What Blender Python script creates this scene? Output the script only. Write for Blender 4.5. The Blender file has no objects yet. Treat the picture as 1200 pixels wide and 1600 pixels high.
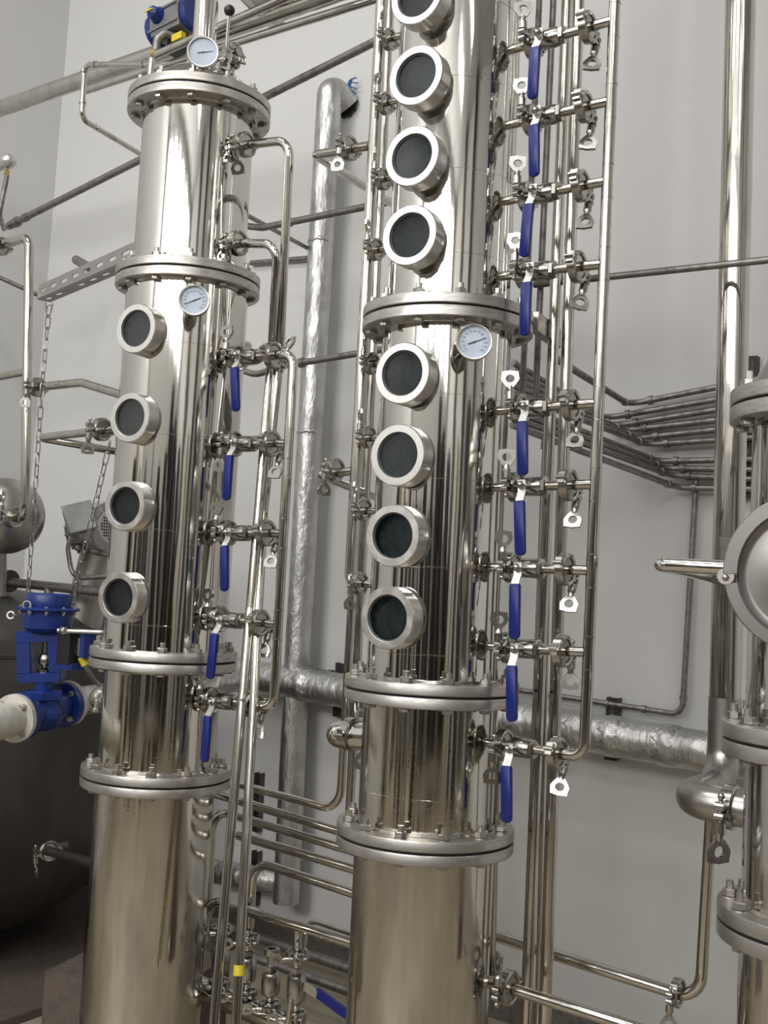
import bpy, bmesh, math, random
from mathutils import Vector, Matrix
random.seed(7)
PI = math.pi
V = Vector
C = bpy.context.scene.collection
scn = bpy.context.scene

# ------------------------------------------------------------------ camera
F_PX, EYE = 1750.0, 1.6
PITCH, ROLL = math.radians(3.0), math.radians(3.7)
cam_pos = V((0, 0, EYE))
_fw = V((0, math.cos(PITCH), math.sin(PITCH)))
_r0 = V((1, 0, 0)); _u0 = V((0, -math.sin(PITCH), math.cos(PITCH)))
_rt = math.cos(ROLL) * _r0 + math.sin(ROLL) * _u0
_up = math.cos(ROLL) * _u0 - math.sin(ROLL) * _r0
cd = bpy.data.cameras.new('camera'); cam = bpy.data.objects.new('camera', cd); C.objects.link(cam)
cam.matrix_world = Matrix(((_rt.x, _up.x, -_fw.x, 0), (_rt.y, _up.y, -_fw.y, 0), (_rt.z, _up.z, -_fw.z, EYE), (0, 0, 0, 1)))
cd.sensor_fit = 'VERTICAL'; cd.sensor_height = 24.0; cd.lens = 24.0 * F_PX / 1600.0
cd.clip_start = 0.05; scn.camera = cam

# wall-aligned frame: D runs along the back wall to the right, N points into it
D = V((0.815, -0.5795, 0)).normalized(); N = V((0.5795, 0.815, 0)).normalized()
Z = V((0, 0, 1))
CW, CC = 3.713, 2.234            # plane distance of the back wall / of the row of columns
corner = V((-1.864, 5.88, 0)); corner = corner + N * (CW - corner.dot(N))
def room(u, v, z): return corner + D * u - N * v + Z * z

# ------------------------------------------------------------------ light
scn.view_settings.view_transform = 'Standard'; scn.view_settings.look = 'None'
scn.view_settings.gamma = 1.0; scn.view_settings.use_curve_mapping = False
scn.view_settings.exposure = 0.26
w = bpy.data.worlds.new('world'); scn.world = w; w.use_nodes = True
w.node_tree.nodes['Background'].inputs[0].default_value = (0.5, 0.52, 0.55, 1)
w.node_tree.nodes['Background'].inputs[1].default_value = 0.12
HC = 6.0
def area(u, v, su, sv, power, col=(1.0, 0.98, 0.955)):
    ld = bpy.data.lights.new('ceiling_lamp', 'AREA'); ld.shape = 'RECTANGLE'; ld.size = su; ld.size_y = sv
    ld.energy = power; ld.color = col
    o = bpy.data.objects.new('ceiling_lamp', ld); C.objects.link(o)
    o.matrix_world = Matrix.Translation(room(u, v, HC - 0.12)) @ Matrix.Rotation(math.atan2(D.y, D.x), 4, 'Z')
for u, v, pw in ((2.0, 3.2, 50), (4.6, 3.8, 17), (7.6, 5.0, 12), (1.7, 6.6, 40), (4.4, 6.6, 40), (7.4, 6.6, 40)):
    area(u, v, 1.5, 0.35, pw)
def added_panel_light(u, z0, z1, wd, power, col=(1.0, 0.99, 0.97)):      # made-up panel lights behind the viewer, for front light and bright steel reflections
    ld = bpy.data.lights.new('added_front_light', 'AREA'); ld.shape = 'RECTANGLE'; ld.size = wd; ld.size_y = z1 - z0
    ld.energy = power; ld.color = col
    o = bpy.data.objects.new('added_front_light', ld); C.objects.link(o); p = room(u, 9.3, (z0 + z1) / 2)
    o.matrix_world = Matrix(((D.x, 0, -N.x, p.x), (D.y, 0, -N.y, p.y), (0, 1, 0, p.z), (0, 0, 0, 1)))
for k in range(6): added_panel_light(1.2 + 1.5 * k, 3.9, 5.6, 1.15, (74, 74, 60, 52, 44, 36)[k])

# ------------------------------------------------------------------ projection helpers (photo pixel -> real point)
def ray(px, py):
    return _fw * F_PX + _rt * (px - 600) + _up * (800 - py)
def PP(px, py, c=CC):
    r = ray(px, py); return cam_pos + r * (c / r.dot(N))
def proj(p):
    v = p - cam_pos; f = v.dot(_fw)
    return 600 + F_PX * v.dot(_rt) / f, 800 - F_PX * v.dot(_up) / f
def wid(p, wpx): return wpx * 0.5 * (p - cam_pos).dot(_fw) / F_PX      # radius for a pixel width

# ------------------------------------------------------------------ object helpers
WM = {}
def frame(o, x, z):
    x = x.normalized(); y = z.cross(x).normalized(); z = x.cross(y).normalized()
    return Matrix(((x.x, y.x, z.x, o.x), (x.y, y.y, z.y, o.y), (x.z, y.z, z.z, o.z), (0, 0, 0, 1)))
def frz(o, z, hint=Z):
    z = z.normalized()
    if abs(z.dot(hint)) > 0.99: hint = V((1, 0, 0)) if abs(z.x) < .9 else V((0, 1, 0))
    x = hint.cross(z).normalized(); y = z.cross(x).normalized()
    return Matrix(((x.x, y.x, z.x, o.x), (x.y, y.y, z.y, o.y), (x.z, y.z, z.z, o.z), (0, 0, 0, 1)))
def props(o, label=None, cat=None, group=None, kind=None):
    if label: o['label'] = label
    if cat: o['category'] = cat
    if group: o['group'] = group
    if kind: o['kind'] = kind
    return o
def thing(name, label, cat, loc, group=None):
    o = bpy.data.objects.new(name, None); C.objects.link(o); o.empty_display_size = .05
    o.location = loc; WM[o] = Matrix.Translation(loc)
    return props(o, label, cat, group)
def inst(mesh, name, M, parent=None):
    o = bpy.data.objects.new(name, mesh); C.objects.link(o); WM[o] = M
    if parent: o.parent = parent; o.matrix_basis = WM[parent].inverted() @ M
    else: o.matrix_basis = M
    return o
class MB:
    def __init__(s): s.v = []; s.f = []
    def add(s, vs, fs, M=None):
        n = len(s.v); s.v += [(M @ V(v)) if M else V(v) for v in vs]; s.f += [tuple(i + n for i in f) for f in fs]; return s
    def box(s, a, b, M=None):
        x0, y0, z0 = a; x1, y1, z1 = b
        return s.add([(x0,y0,z0),(x1,y0,z0),(x1,y1,z0),(x0,y1,z0),(x0,y0,z1),(x1,y0,z1),(x1,y1,z1),(x0,y1,z1)],
                     [(0,3,2,1),(4,5,6,7),(0,1,5,4),(1,2,6,5),(2,3,7,6),(3,0,4,7)], M)
    def lathe(s, prof, n=32, M=None, closed=False, mod=None, caps=True):
        """profile of (radius, height) about local Z"""
        vs = []; fs = []; m = len(prof)
        for i in range(n):
            a = 2 * PI * i / n; ca, sa = math.cos(a), math.sin(a)
            for k, (r, z) in enumerate(prof):
                if mod: r, z = mod(i, k, r, z)
                vs.append((r * ca, r * sa, z))
        for i in range(n):
            j = (i + 1) % n
            for k in range(m if closed else m - 1):
                l = (k + 1) % m
                fs.append((i * m + k, j * m + k, j * m + l, i * m + l))
        if not closed and caps:
            if prof[0][0] > 1e-6: fs.append(tuple(i * m for i in range(n))[::-1])
            if prof[-1][0] > 1e-6: fs.append(tuple(i * m + m - 1 for i in range(n)))
        return s.add(vs, fs, M)
    def cyl(s, r, z0, z1, n=16, M=None): return s.lathe([(r, z0), (r, z1)], n, M)
    def hexa(s, r, z0, z1, M=None):
        return s.lathe([(r*.86, z0), (r, z0 + .12*(z1-z0)), (r, z1 - .12*(z1-z0)), (r*.86, z1)], 6, M)
    def ball(s, r, c, n=14, sx=1, sy=1, sz=1, M=None):
        m = n // 2; P = [(max(r * math.sin(PI * k / m), 1e-5), -r * math.cos(PI * k / m)) for k in range(m + 1)]
        T = Matrix.Translation(V(c)) @ Matrix.Diagonal((sx, sy, sz, 1))
        return s.lathe(P, n, (M @ T) if M else T, caps=False)
    def tube(s, pts, r, n=14, rad=None, M=None, arc=6, caps=True, taper=None):
        pts = [V(p) for p in pts]; path = [pts[0]]
        for i in range(1, len(pts) - 1):
            p = pts[i]; a = (pts[i-1] - p); b = (pts[i+1] - p); la, lb = a.length, b.length
            a.normalize(); b.normalize(); ang = a.angle(b)
            R = rad[i-1] if isinstance(rad, (list, tuple)) else (rad if rad else r * 3)
            if ang > PI - 0.03: path.append(p); continue
            t = min(R / math.tan(ang / 2), la * .48, lb * .48); R = t * math.tan(ang / 2)
            cen = p + (a + b).normalized() * (R / math.sin(ang / 2))
            s0 = p + a * t - cen; s1 = p + b * t - cen; tot = s0.angle(s1); K = max(arc, 2)
            for k in range(K + 1):
                f = k / K; path.append(cen + (s0 * math.sin((1 - f) * tot) + s1 * math.sin(f * tot)) / math.sin(tot))
        path.append(pts[-1])
        T0 = (path[1] - path[0]).normalized(); h = Z if abs(T0.z) < .9 else V((1, 0, 0))
        X = T0.cross(h).normalized(); vs = []; fs = []; L = len(path)
        for i, p in enumerate(path):
            if i == 0: T = T0; mi = 1
            elif i == L - 1: T = (p - path[i-1]).normalized(); mi = 1
            else:
                a = (p - path[i-1]).normalized(); b = (path[i+1] - p).normalized(); T = (a + b).normalized(); mi = 1
            X = (X - T * X.dot(T)).normalized(); Y = T.cross(X)
            rr = r if taper is None else r + (taper - r) * i / (L - 1)
            for k in range(n):
                an = 2 * PI * k / n; vs.append(p + (X * math.cos(an) + Y * math.sin(an)) * rr)
        for i in range(L - 1):
            for k in range(n):
                l = (k + 1) % n; fs.append((i*n+k, i*n+l, (i+1)*n+l, (i+1)*n+k))
        if caps: fs.append(tuple(range(n))[::-1]); fs.append(tuple((L-1)*n + k for k in range(n)))
        return s.add(vs, fs, M)
    def prism(s, outline, z0, z1, M=None, bev=0):
        """outline of (x, y) extruded along local Z, optional inset bevel"""
        n = len(outline); cx = sum(p[0] for p in outline)/n; cy = sum(p[1] for p in outline)/n
        def ins(p):
            d = math.hypot(p[0]-cx, p[1]-cy) or 1; return (p[0] - (p[0]-cx)/d*bev, p[1] - (p[1]-cy)/d*bev)
        rings = [(z0, True), (z0 + bev, False), (z1 - bev, False), (z1, True)] if bev else [(z0, False), (z1, False)]
        vs = []; fs = []
        for z, i_ in rings: vs += [((ins(p) if i_ else p) + (z,)) for p in outline]
        for k in range(len(rings) - 1):
            for i in range(n):
                j = (i + 1) % n; fs.append((k*n+i, k*n+j, (k+1)*n+j, (k+1)*n+i))
        fs.append(tuple(range(n))[::-1]); fs.append(tuple((len(rings)-1)*n + i for i in range(n)))
        return s.add(vs, fs, M)
    def mesh(s, name, m, ang=35, off=None):
        me = bpy.data.meshes.new(name)
        me.from_pydata([(v - off) if off else v for v in s.v], [], s.f); me.update()
        me.materials.append(m)
        for p in me.polygons: p.use_smooth = True
        if ang is not None: me.set_sharp_from_angle(angle=math.radians(ang))
        return me
    def build(s, name, m, parent=None, ang=35):
        if parent is not None:
            o = WM[parent]; inv = o.inverted(); s.v = [inv @ v for v in s.v]
            return inst(s.mesh(name, m, ang), name, o.copy(), parent)
        c = s.v[0].copy(); return inst(s.mesh(name, m, ang, c), name, Matrix.Translation(c))

# ------------------------------------------------------------------ materials
def mat(name, col, metal=0.0, rough=0.5, noise=None, bump=None, streak=None, spec=0.5, coat=0.0, extra=None):
    m = bpy.data.materials.new(name); m.use_nodes = True; nt = m.node_tree; N_ = nt.nodes; L = nt.links
    b = N_['Principled BSDF']; b.inputs['Base Color'].default_value = (*col, 1); b.inputs['Metallic'].default_value = metal
    b.inputs['Roughness'].default_value = rough; b.inputs['Specular IOR Level'].default_value = spec
    b.inputs['Coat Weight'].default_value = coat
    tc = N_.new('ShaderNodeTexCoord')
    def tex(scale, detail, src='Object', stretch=(1, 1, 1)):
        mp = N_.new('ShaderNodeMapping'); mp.inputs['Scale'].default_value = stretch; L.new(tc.outputs[src], mp.inputs[0])
        n = N_.new('ShaderNodeTexNoise'); n.inputs['Scale'].default_value = scale; n.inputs['Detail'].default_value = detail
        L.new(mp.outputs[0], n.inputs['Vector']); return n
    if noise:      # (scale, detail, colour2, low, high, stretch, rough2)
        sc, de, c2, lo, hi, st, r2 = noise
        n = tex(sc, de, stretch=st); mr = N_.new('ShaderNodeMapRange'); mr.inputs[1].default_value = lo; mr.inputs[2].default_value = hi
        L.new(n.outputs[0], mr.inputs[0]); mx = N_.new('ShaderNodeMix'); mx.data_type = 'RGBA'
        mx.inputs[6].default_value = (*col, 1); mx.inputs[7].default_value = (*c2, 1)
        L.new(mr.outputs[0], mx.inputs[0]); L.new(mx.outputs[2], b.inputs['Base Color'])
        if r2 is not None:
            mm = N_.new('ShaderNodeMapRange'); mm.inputs[3].default_value = rough; mm.inputs[4].default_value = r2
            L.new(mr.outputs[0], mm.inputs[0]); L.new(mm.outputs[0], b.inputs['Roughness'])
    if bump:       # list of (scale, detail, strength, distance, stretch)
        prev = None
        for sc, de, stg, dist, st in bump:
            n = tex(sc, de, stretch=st); bp = N_.new('ShaderNodeBump'); bp.inputs['Strength'].default_value = stg
            bp.inputs['Distance'].default_value = dist; L.new(n.outputs[0], bp.inputs['Height'])
            if prev: L.new(prev.outputs[0], bp.inputs['Normal'])
            prev = bp
        L.new(prev.outputs[0], b.inputs['Normal'])
    return m
S1 = (1, 1, 1)
M_ = {}
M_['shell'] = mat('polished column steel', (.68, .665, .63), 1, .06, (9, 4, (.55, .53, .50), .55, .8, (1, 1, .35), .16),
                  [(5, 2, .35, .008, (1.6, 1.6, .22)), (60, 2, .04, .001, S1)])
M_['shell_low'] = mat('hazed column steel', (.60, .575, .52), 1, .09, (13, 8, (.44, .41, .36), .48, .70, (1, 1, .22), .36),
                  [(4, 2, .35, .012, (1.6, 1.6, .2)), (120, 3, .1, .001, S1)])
M_['flange'] = mat('machined flange steel', (.52, .50, .47), 1, .36, (30, 4, (.38, .37, .35), .45, .7, (1, 1, 4), .5), [(260, 2, .12, .0006, (1, 1, 6))])
M_['nut'] = mat('dull bolt steel', (.48, .46, .43), 1, .38, (60, 3, (.28, .26, .24), .5, .75, S1, .5))
M_['pipe'] = mat('polished pipe steel', (.56, .54, .50), 1, .1, (20, 3, (.42, .39, .34), .5, .75, (1, 1, .3), .3), [(12, 2, .08, .003, (1, 1, .4))])
M_['fit'] = mat('cast fitting steel', (.42, .41, .385), 1, .2, (50, 3, (.36, .34, .31), .5, .75, S1, .36))
M_['ring'] = mat('turned sight glass ring', (.70, .69, .67), 1, .33, (40, 3, (.60, .59, .57), .45, .7, S1, .5), [(140, 3, .1, .0006, S1)])
M_['conduit'] = mat('galvanised tube', (.30, .29, .28), 1, .5, (40, 4, (.20, .19, .18), .45, .7, (1, 1, 1), .6))
M_['foil'] = mat('wrinkled aluminium foil lagging', (.62, .62, .61), 1, .38, (12, 6, (.45, .45, .44), .45, .7, S1, .5),
                 [(9, 7, .9, .02, (1.5, 1.5, .5)), (50, 5, .5, .006, (1, 1, .5))])
M_['lag'] = mat('chalky pipe lagging', (.62, .60, .55), .15, .6, (12, 5, (.42, .40, .36), .45, .7, S1, .7), [(20, 5, .5, .006, S1)])
M_['wall'] = mat('painted white wall', (.64, .64, .635), 0, .75, (1.2, 4, (.60, .60, .595), .4, .75, S1, .8), [(90, 4, .05, .002, S1)])
M_['wallb'] = mat('painted wall behind viewer', (.64, .635, .61), 0, .8, (1.2, 4, (.58, .57, .55), .4, .75, S1, .8))
M_['ceil'] = mat('ceiling paint', (.55, .55, .54), 0, .8, (1, 3, (.48, .48, .47), .4, .7, S1, .8))
M_['floor'] = mat('cream coated floor', (.36, .31, .235), 0, .4, (3, 5, (.28, .235, .175), .4, .7, S1, .5))
M_['tank'] = mat('dull brushed tank steel', (.15, .143, .133), 1, .45, (3, 6, (.10, .094, .088), .4, .7, (1, 1, .5), .55), [(8, 3, .2, .01, S1)])
M_['hatch'] = mat('dull hatch steel', (.33, .32, .31), 1, .36, (12, 5, (.26, .25, .24), .4, .7, S1, .45))
M_['vessel'] = mat('satin vessel steel', (.46, .44, .42), 1, .32, (6, 6, (.28, .26, .25), .4, .7, S1, .42), [(6, 3, .2, .01, S1)])
M_['blue'] = mat('blue vinyl grip', (.004, .013, .16), 0, .4, (40, 2, (.003, .010, .13), .4, .7, S1, .45))
M_['bluep'] = mat('blue enamel', (.007, .028, .19), 0, .33, (20, 3, (.005, .02, .14), .4, .7, S1, .42), [(50, 3, .15, .002, S1)])
M_['black'] = mat('black plastic', (.012, .012, .013), 0, .4)
M_['gap'] = mat('black rubber gasket', (.006, .006, .006), 0, .8)
M_['grey'] = mat('grey cast aluminium', (.22, .225, .235), .5, .45, (30, 3, (.17, .17, .18), .4, .7, S1, .5))
M_['motor'] = mat('grey green motor paint', (.30, .31, .30), .2, .45, (20, 3, (.22, .23, .22), .4, .7, S1, .5))
M_['cowl'] = mat('pale metal fan cowl', (.60, .60, .60), .8, .38)
M_['white'] = mat('dial enamel reflected blue', (.52, .60, .70), 0, .4, (30, 2, (.46, .54, .64), .4, .7, S1, None))  # blue cast from reflection is painted into the dial colour
M_['ink'] = mat('dial print', (.02, .03, .06), 0, .6)
M_['yellow'] = mat('yellow tape', (.62, .50, .03), 0, .5)
M_['brass'] = mat('brass fitting', (.50, .38, .16), 1, .35)
M_['rag'] = mat('blue rag', (.03, .12, .30), 0, .9)
M_['dark'] = mat('dark cavity', (.012, .012, .014), 0, .7)
M_['bracket'] = mat('weathered bracket steel', (.13, .12, .115), .8, .55)
M_['strut'] = mat('grey slotted channel steel', (.36, .355, .345), .7, .5)
M_['beige'] = mat('beige added slab', (.50, .45, .36), 0, .6)
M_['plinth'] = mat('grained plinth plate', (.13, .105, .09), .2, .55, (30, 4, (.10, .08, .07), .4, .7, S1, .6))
g = bpy.data.materials.new('sight glass pane'); g.use_nodes = True; b = g.node_tree.nodes['Principled BSDF']
b.inputs['Base Color'].default_value = (.66, .69, .70, 1); b.inputs['Transmission Weight'].default_value = 1; b.inputs['Roughness'].default_value = .06; b.inputs['IOR'].default_value = 1.45
_nt = g.node_tree; _n = _nt.nodes.new('ShaderNodeTexNoise'); _n.inputs['Scale'].default_value = 130; _n.inputs['Detail'].default_value = 3
_tc = _nt.nodes.new('ShaderNodeTexCoord'); _nt.links.new(_tc.outputs['Object'], _n.inputs['Vector'])
_mr = _nt.nodes.new('ShaderNodeMapRange'); _mr.inputs[1].default_value = .5; _mr.inputs[2].default_value = .7; _mr.inputs[3].default_value = .04; _mr.inputs[4].default_value = .10
_nt.links.new(_n.outputs[0], _mr.inputs[0]); _nt.links.new(_mr.outputs[0], b.inputs['Roughness'])
M_['glass'] = g
M_['liquor'] = mat('dark wet chamber', (.06, .075, .085), 0, .6, (60, 4, (.035, .045, .05), .4, .6, S1, .6))

# ------------------------------------------------------------------ the room
def struct(name, mb, m): o = mb.build(name, m, ang=20); o['kind'] = 'structure'; return o
UR, VR, T = 10.0, 9.5, .15
def slab(a, b):
    mb = MB(); R = Matrix(((D.x, -N.x, 0, corner.x), (D.y, -N.y, 0, corner.y), (0, 0, 1, 0), (0, 0, 0, 1)))
    (x0, y0, z0), (x1, y1, z1) = a, b
    mb.add([R @ V(p) for p in [(x0,y0,z0),(x1,y0,z0),(x1,y1,z0),(x0,y1,z0),(x0,y0,z1),(x1,y0,z1),(x1,y1,z1),(x0,y1,z1)]],
           [(0,1,2,3),(4,7,6,5),(0,4,5,1),(1,5,6,2),(2,6,7,3),(3,7,4,0)])
    return mb
struct('wall_back', slab((0, -T, 0), (UR, 0, HC)), M_['wall'])
struct('wall_left', slab((-T, -T, 0), (0, VR, HC)), M_['wall'])
struct('wall_right', slab((UR, -T, 0), (UR + T, VR, HC)), M_['wallb'])
struct('wall_front', slab((-T, VR, 0), (UR + T, VR + T, HC)), M_['wallb'])
struct('floor', slab((-T, -T, -T), (UR + T, VR + T, 0)), M_['floor'])
struct('ceiling', slab((-T, -T, HC), (UR + T, VR + T, HC + T)), M_['ceil'])
# made-up dark and pale slabs on unseen walls, to stripe the polished steel
k = 1; u = .5
for wd, z1, m in ((.6, 3.2, 'black'), (.25, 0, ''), (.25, 3.6, 'bracket'), (.4, 2.6, 'beige'), (.55, 3.5, 'black'), (.2, 0, ''), (.6, 3.2, 'bracket'), (.2, 0, ''), (.5, 3.6, 'black'),
                  (.35, 2.8, 'beige'), (.6, 3.4, 'black'), (.22, 0, ''), (.45, 3.0, 'bracket'), (.3, 2.7, 'beige'), (.7, 3.6, 'black'), (.25, 0, ''), (.5, 3.2, 'bracket'), (.2, 0, ''),
                  (.6, 3.4, 'black'), (.3, 2.6, 'beige'), (.5, 3.2, 'bracket')):
    if z1 and u < 6.6: wd = min(wd, .3); z1 = min(z1, 2.3)
    if z1: struct('added_stripe_slab_%d' % k, slab((u, VR - .4, 0), (u + wd, VR - .002, z1)), M_[m]); k += 1
    if u < 6.6: u += .22
    u += wd
for v0, v1, z1, m in ((4.8, 5.0, 2.2, 'black'), (5.6, 6.4, 2.4, 'beige'), (6.8, 6.95, 2.3, 'bracket'), (7.6, 7.9, 2.2, 'black')):
    struct('added_stripe_slab_%d' % k, slab((.002, v0, 0), (.4, v1, z1)), M_[m]); k += 1
for v0, v1, z1, m in ((2.0, 2.4, 4.0, 'bracket'), (2.8, 3.4, 3.2, 'black'), (4.0, 4.3, HC, 'black'), (5.0, 5.6, 3.0, 'beige'), (6.1, 6.5, HC, 'bracket'), (7.2, 7.9, 3.0, 'black')):
    struct('added_stripe_slab_%d' % k, slab((UR - .4, v0, 0), (UR - .002, v1, z1)), M_[m]); k += 1
# added row of unseen dark uprights, giving the low column reflections their stripes
u = 1.6
for i, (wd, gp) in enumerate(((.22, .28), (.4, .22), (.12, .2), (.3, .5), (.5, .18), (.15, .35), (.35, .2), (.25, .4), (.45, .25), (.12, .22), (.4, .3), (.3, .4), (.5, .2), (.2, .3))):
    struct('added_stripe_slab_%d' % k, slab((u, 6.3, 0), (u + wd, 6.6, (2.3, 1.9, 2.45, 2.1)[i % 4])), M_[('black', 'bracket', 'black', 'vessel')[i % 4]]); k += 1; u += wd + gp
struct('baseboard_back', slab((0, 0, 0), (UR, .015, .10)), M_['conduit'])

# ------------------------------------------------------------------ shared small meshes
def bolt_mesh(h=.024):
    mb = MB(); g_ = .003
    t = g_/2 + h
    mb.cyl(.0155, t, t + .0025, 16); mb.hexa(.0138, t + .0025, t + .0145)
    mb.hexa(.0080, t + .0145, t + .017); mb.cyl(.0074, t + .0145, t + .027, 10)
    mb.cyl(.0074, -t, t, 8)
    mb.hexa(.0135, -t - .011, -t)
    return mb.mesh('bolt', M_['nut'])
BOLT = bolt_mesh()
def clamp_meshes():
    X = Matrix.Rotation(PI/2, 4, 'Y')
    mb = MB()
    mb.lathe([(.023, -.008), (.0275, -.0095), (.031, -.0075), (.031, .0075), (.0275, .0095), (.023, .008)], 28, X, closed=True)
    mb.cyl(.0225, -.0055, .0055, 24, X)
    for s in (-1, 1):
        mb.box((-.006, -.0445, .003 if s > 0 else -.011), (.006, -.028, .011 if s > 0 else -.003))
        mb.lathe([(.006, -.006), (.006, .006)], 12, Matrix.Translation((0, -.0445, s * .007)) @ X)
    mb.box((-.0065, .028, -.011), (.0065, .037, .011)); mb.cyl(.0042, -.009, .009, 10, Matrix.Translation((0, .038, 0)) @ X)
    mb.cyl(.0032, -.02, .021, 10, Matrix.Translation((0, -.0405, 0))); mb.ball(.0052, (0, -.0405, .020), 10)
    ring = mb.mesh('clamp', M_['fit'])
    mb = MB()
    mb.cyl(.0058, -.022, -.011, 12); mb.lathe([(.0058, -.022), (.004, -.026), (.004, -.031)], 12)
    n = 16; out = []; inn = []
    for i in range(n):
        a = 2 * PI * i / n + PI/2; x, y = math.cos(a), math.sin(a)
        r = .0115 if y > 0.2 else .0125
        if y > .85: r = .0135
        if y < -.6: r = .0155 if abs(x) > .5 else .0125
        out.append((x * r, y * r)); inn.append((x * .0062, y * .0062))
    vs = []; 
    for yy in (-.0022, .0022):
        vs += [(p[0], yy, p[1] - .042) for p in out] + [(p[0], yy, p[1] - .042) for p in inn]
    fs = []
    for i in range(n):
        j = (i + 1) % n
        fs += [(i, j, n + j, n + i), (2*n + i, 3*n + i, 3*n + j, 2*n + j), (i, 2*n + i, 2*n + j, j), (n + i, n + j, 3*n + j, 3*n + i)]
    mb.add(vs, fs)
    return ring, mb.mesh('wing_nut', M_['fit'])
CL_RING, CL_NUT = clamp_meshes()
def clamp(p, axis, parent, toward=None, flip=1, s=1.0, twist=0.0, up=Z):
    """hinged ring clamp round a pipe at p; lug side faces the viewer side of the wall frame, wing nut below (flip=1) or above (-1)"""
    x = axis.normalized(); tw = (toward or -N); y = -(tw - x * tw.dot(x)).normalized(); z = x.cross(y)
    if z.dot(up) < 0: x = -x; z = -z
    M = Matrix(((x.x, y.x, z.x, p.x), (x.y, y.y, z.y, p.y), (x.z, y.z, z.z, p.z), (0, 0, 0, 1))) @ Matrix.Scale(s, 4)
    if flip < 0: M = M @ Matrix.Rotation(PI, 4, 'Y')
    c = inst(CL_RING, 'clamp', M, parent)
    T = Matrix.Translation((0, -.0405, 0)) @ Matrix.Rotation(twist, 4, 'Z') @ Matrix.Diagonal((1.45, 1.3, 1.3, 1))
    inst(CL_NUT, 'wing_nut', M @ T, c)
    return c

# ball valve, local X along the pipe, origin on the stem, local -Y toward the viewer
def valve_meshes():
    X = Matrix.Rotation(PI/2, 4, 'Y'); out = {}
    mb = MB()
    mb.lathe([(.0110, -.030), (.0110, -.020), (.0145, -.019), (.0145, -.013), (.0200, -.011), (.0220, -.006), (.0220, .030), (.0200, .036), (.0200, .037)], 24, X)
    mb.cyl(.0095, -.013, .0135, 12, Matrix.Rotation(PI/2, 4, 'X') @ Matrix.Translation((0, 0, .019)))
    out['body'] = mb.mesh('valve_body', M_['fit'])
    mb = MB(); mb.lathe([(.019, .037), (.0215, .038), (.0215, .047), (.019, .048)], 6, X); out['hex'] = mb.mesh('hex_collar', M_['fit'])
    out['end0'] = MB().cyl(.0107, -.034, -.028, 16, X).mesh('pipe_end', M_['pipe']); out['end1'] = MB().cyl(.0107, .046, .102, 16, X).mesh('pipe_end', M_['pipe'])
    mb = MB(); Y = Matrix.Rotation(PI/2, 4, 'X')
    mb.cyl(.0075, .03, .036, 14, Y); mb.hexa(.0098, .0345, .042, Y); mb.ball(.0082, (0, -.0435, 0), 14, 1, .9, 1)
    out['nut'] = mb.mesh('stem_nut', M_['fit'])
    mb = MB(); w2 = .0095
    prof = [(-.034, .012), (-.034, -.016), (-.046, -.034), (-.046, -.06)]; t = .0026
    vs = []; 
    for y, z in prof: vs += [(-w2, y, z), (w2, y, z), (w2, y - t, z), (-w2, y - t, z)]
    fs = [(0, 1, 2, 3)[::-1]]
    for k in range(3):
        o = 4 * k
        for i in range(4):
            j = (i + 1) % 4; fs.append((o + i, o + 4 + i, o + 4 + j, o + j)[::-1])
    fs.append((12, 13, 14, 15)); mb.add(vs, fs); out['lever'] = mb.mesh('lever', M_['ring'])
    mb = MB(); hw = .0125; z0, z1 = -.036, -.158; o_ = []
    for a in (0, 30, 60, 90): o_.append((hw - .004 + .004*math.cos(math.radians(a)), z0 - .004 + .004*math.sin(math.radians(a))))
    for a in (90, 120, 150, 180): o_.append((-hw + .004 + .004*math.cos(math.radians(a)), z0 - .004 + .004*math.sin(math.radians(a))))
    for a in range(180, 361, 20):
        o_.append((hw * math.cos(math.radians(a)), z1 + .009 + .009 * math.sin(math.radians(a))))
    mb.prism(o_, -.0052, .0052, Matrix.Translation((0, -.0473, 0)) @ Matrix.Rotation(PI/2, 4, 'X'), bev=.002)
    out['grip'] = mb.mesh('grip', M_['blue'], ang=50)
    return out
VM = valve_meshes()
def ball_valve(A, B, label, tilt=0.0, fa=-1, fb=1, ta=0.0, tb=0.0, group='blue lever ball valves', c=CC):
    a, b = PP(*A, c), PP(*B, c); x = (b - a).normalized(); L = (b - a).length; sx = L / .136
    o = a + (b - a) * .25
    root = thing('ball_valve', label, 'valve', o, group)
    M = frame(o, x, Z); S = M @ Matrix.Diagonal((sx, 1, 1, 1))
    inst(VM['body'], 'valve_body', S, root); inst(VM['hex'], 'hex_collar', S, root); inst(VM['end0'], 'pipe_end', S, root); inst(VM['end1'], 'pipe_end', S, root)
    # the lever plane stays upright: gravity keeps local X horizontal
    U = frame(o, D, Z) @ Matrix.Rotation(tilt, 4, 'Y')
    h = inst(VM['lever'], 'lever', U, root); inst(VM['grip'], 'grip', U, h); inst(VM['nut'], 'stem_nut', U, root)
    if fa: clamp(a, x, root, flip=fa, twist=(-.45 if fa < 0 else .45) + .4 * ta, s=1.15)
    if fb: clamp(b, x, root, flip=fb, twist=tb)
    return root

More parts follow.
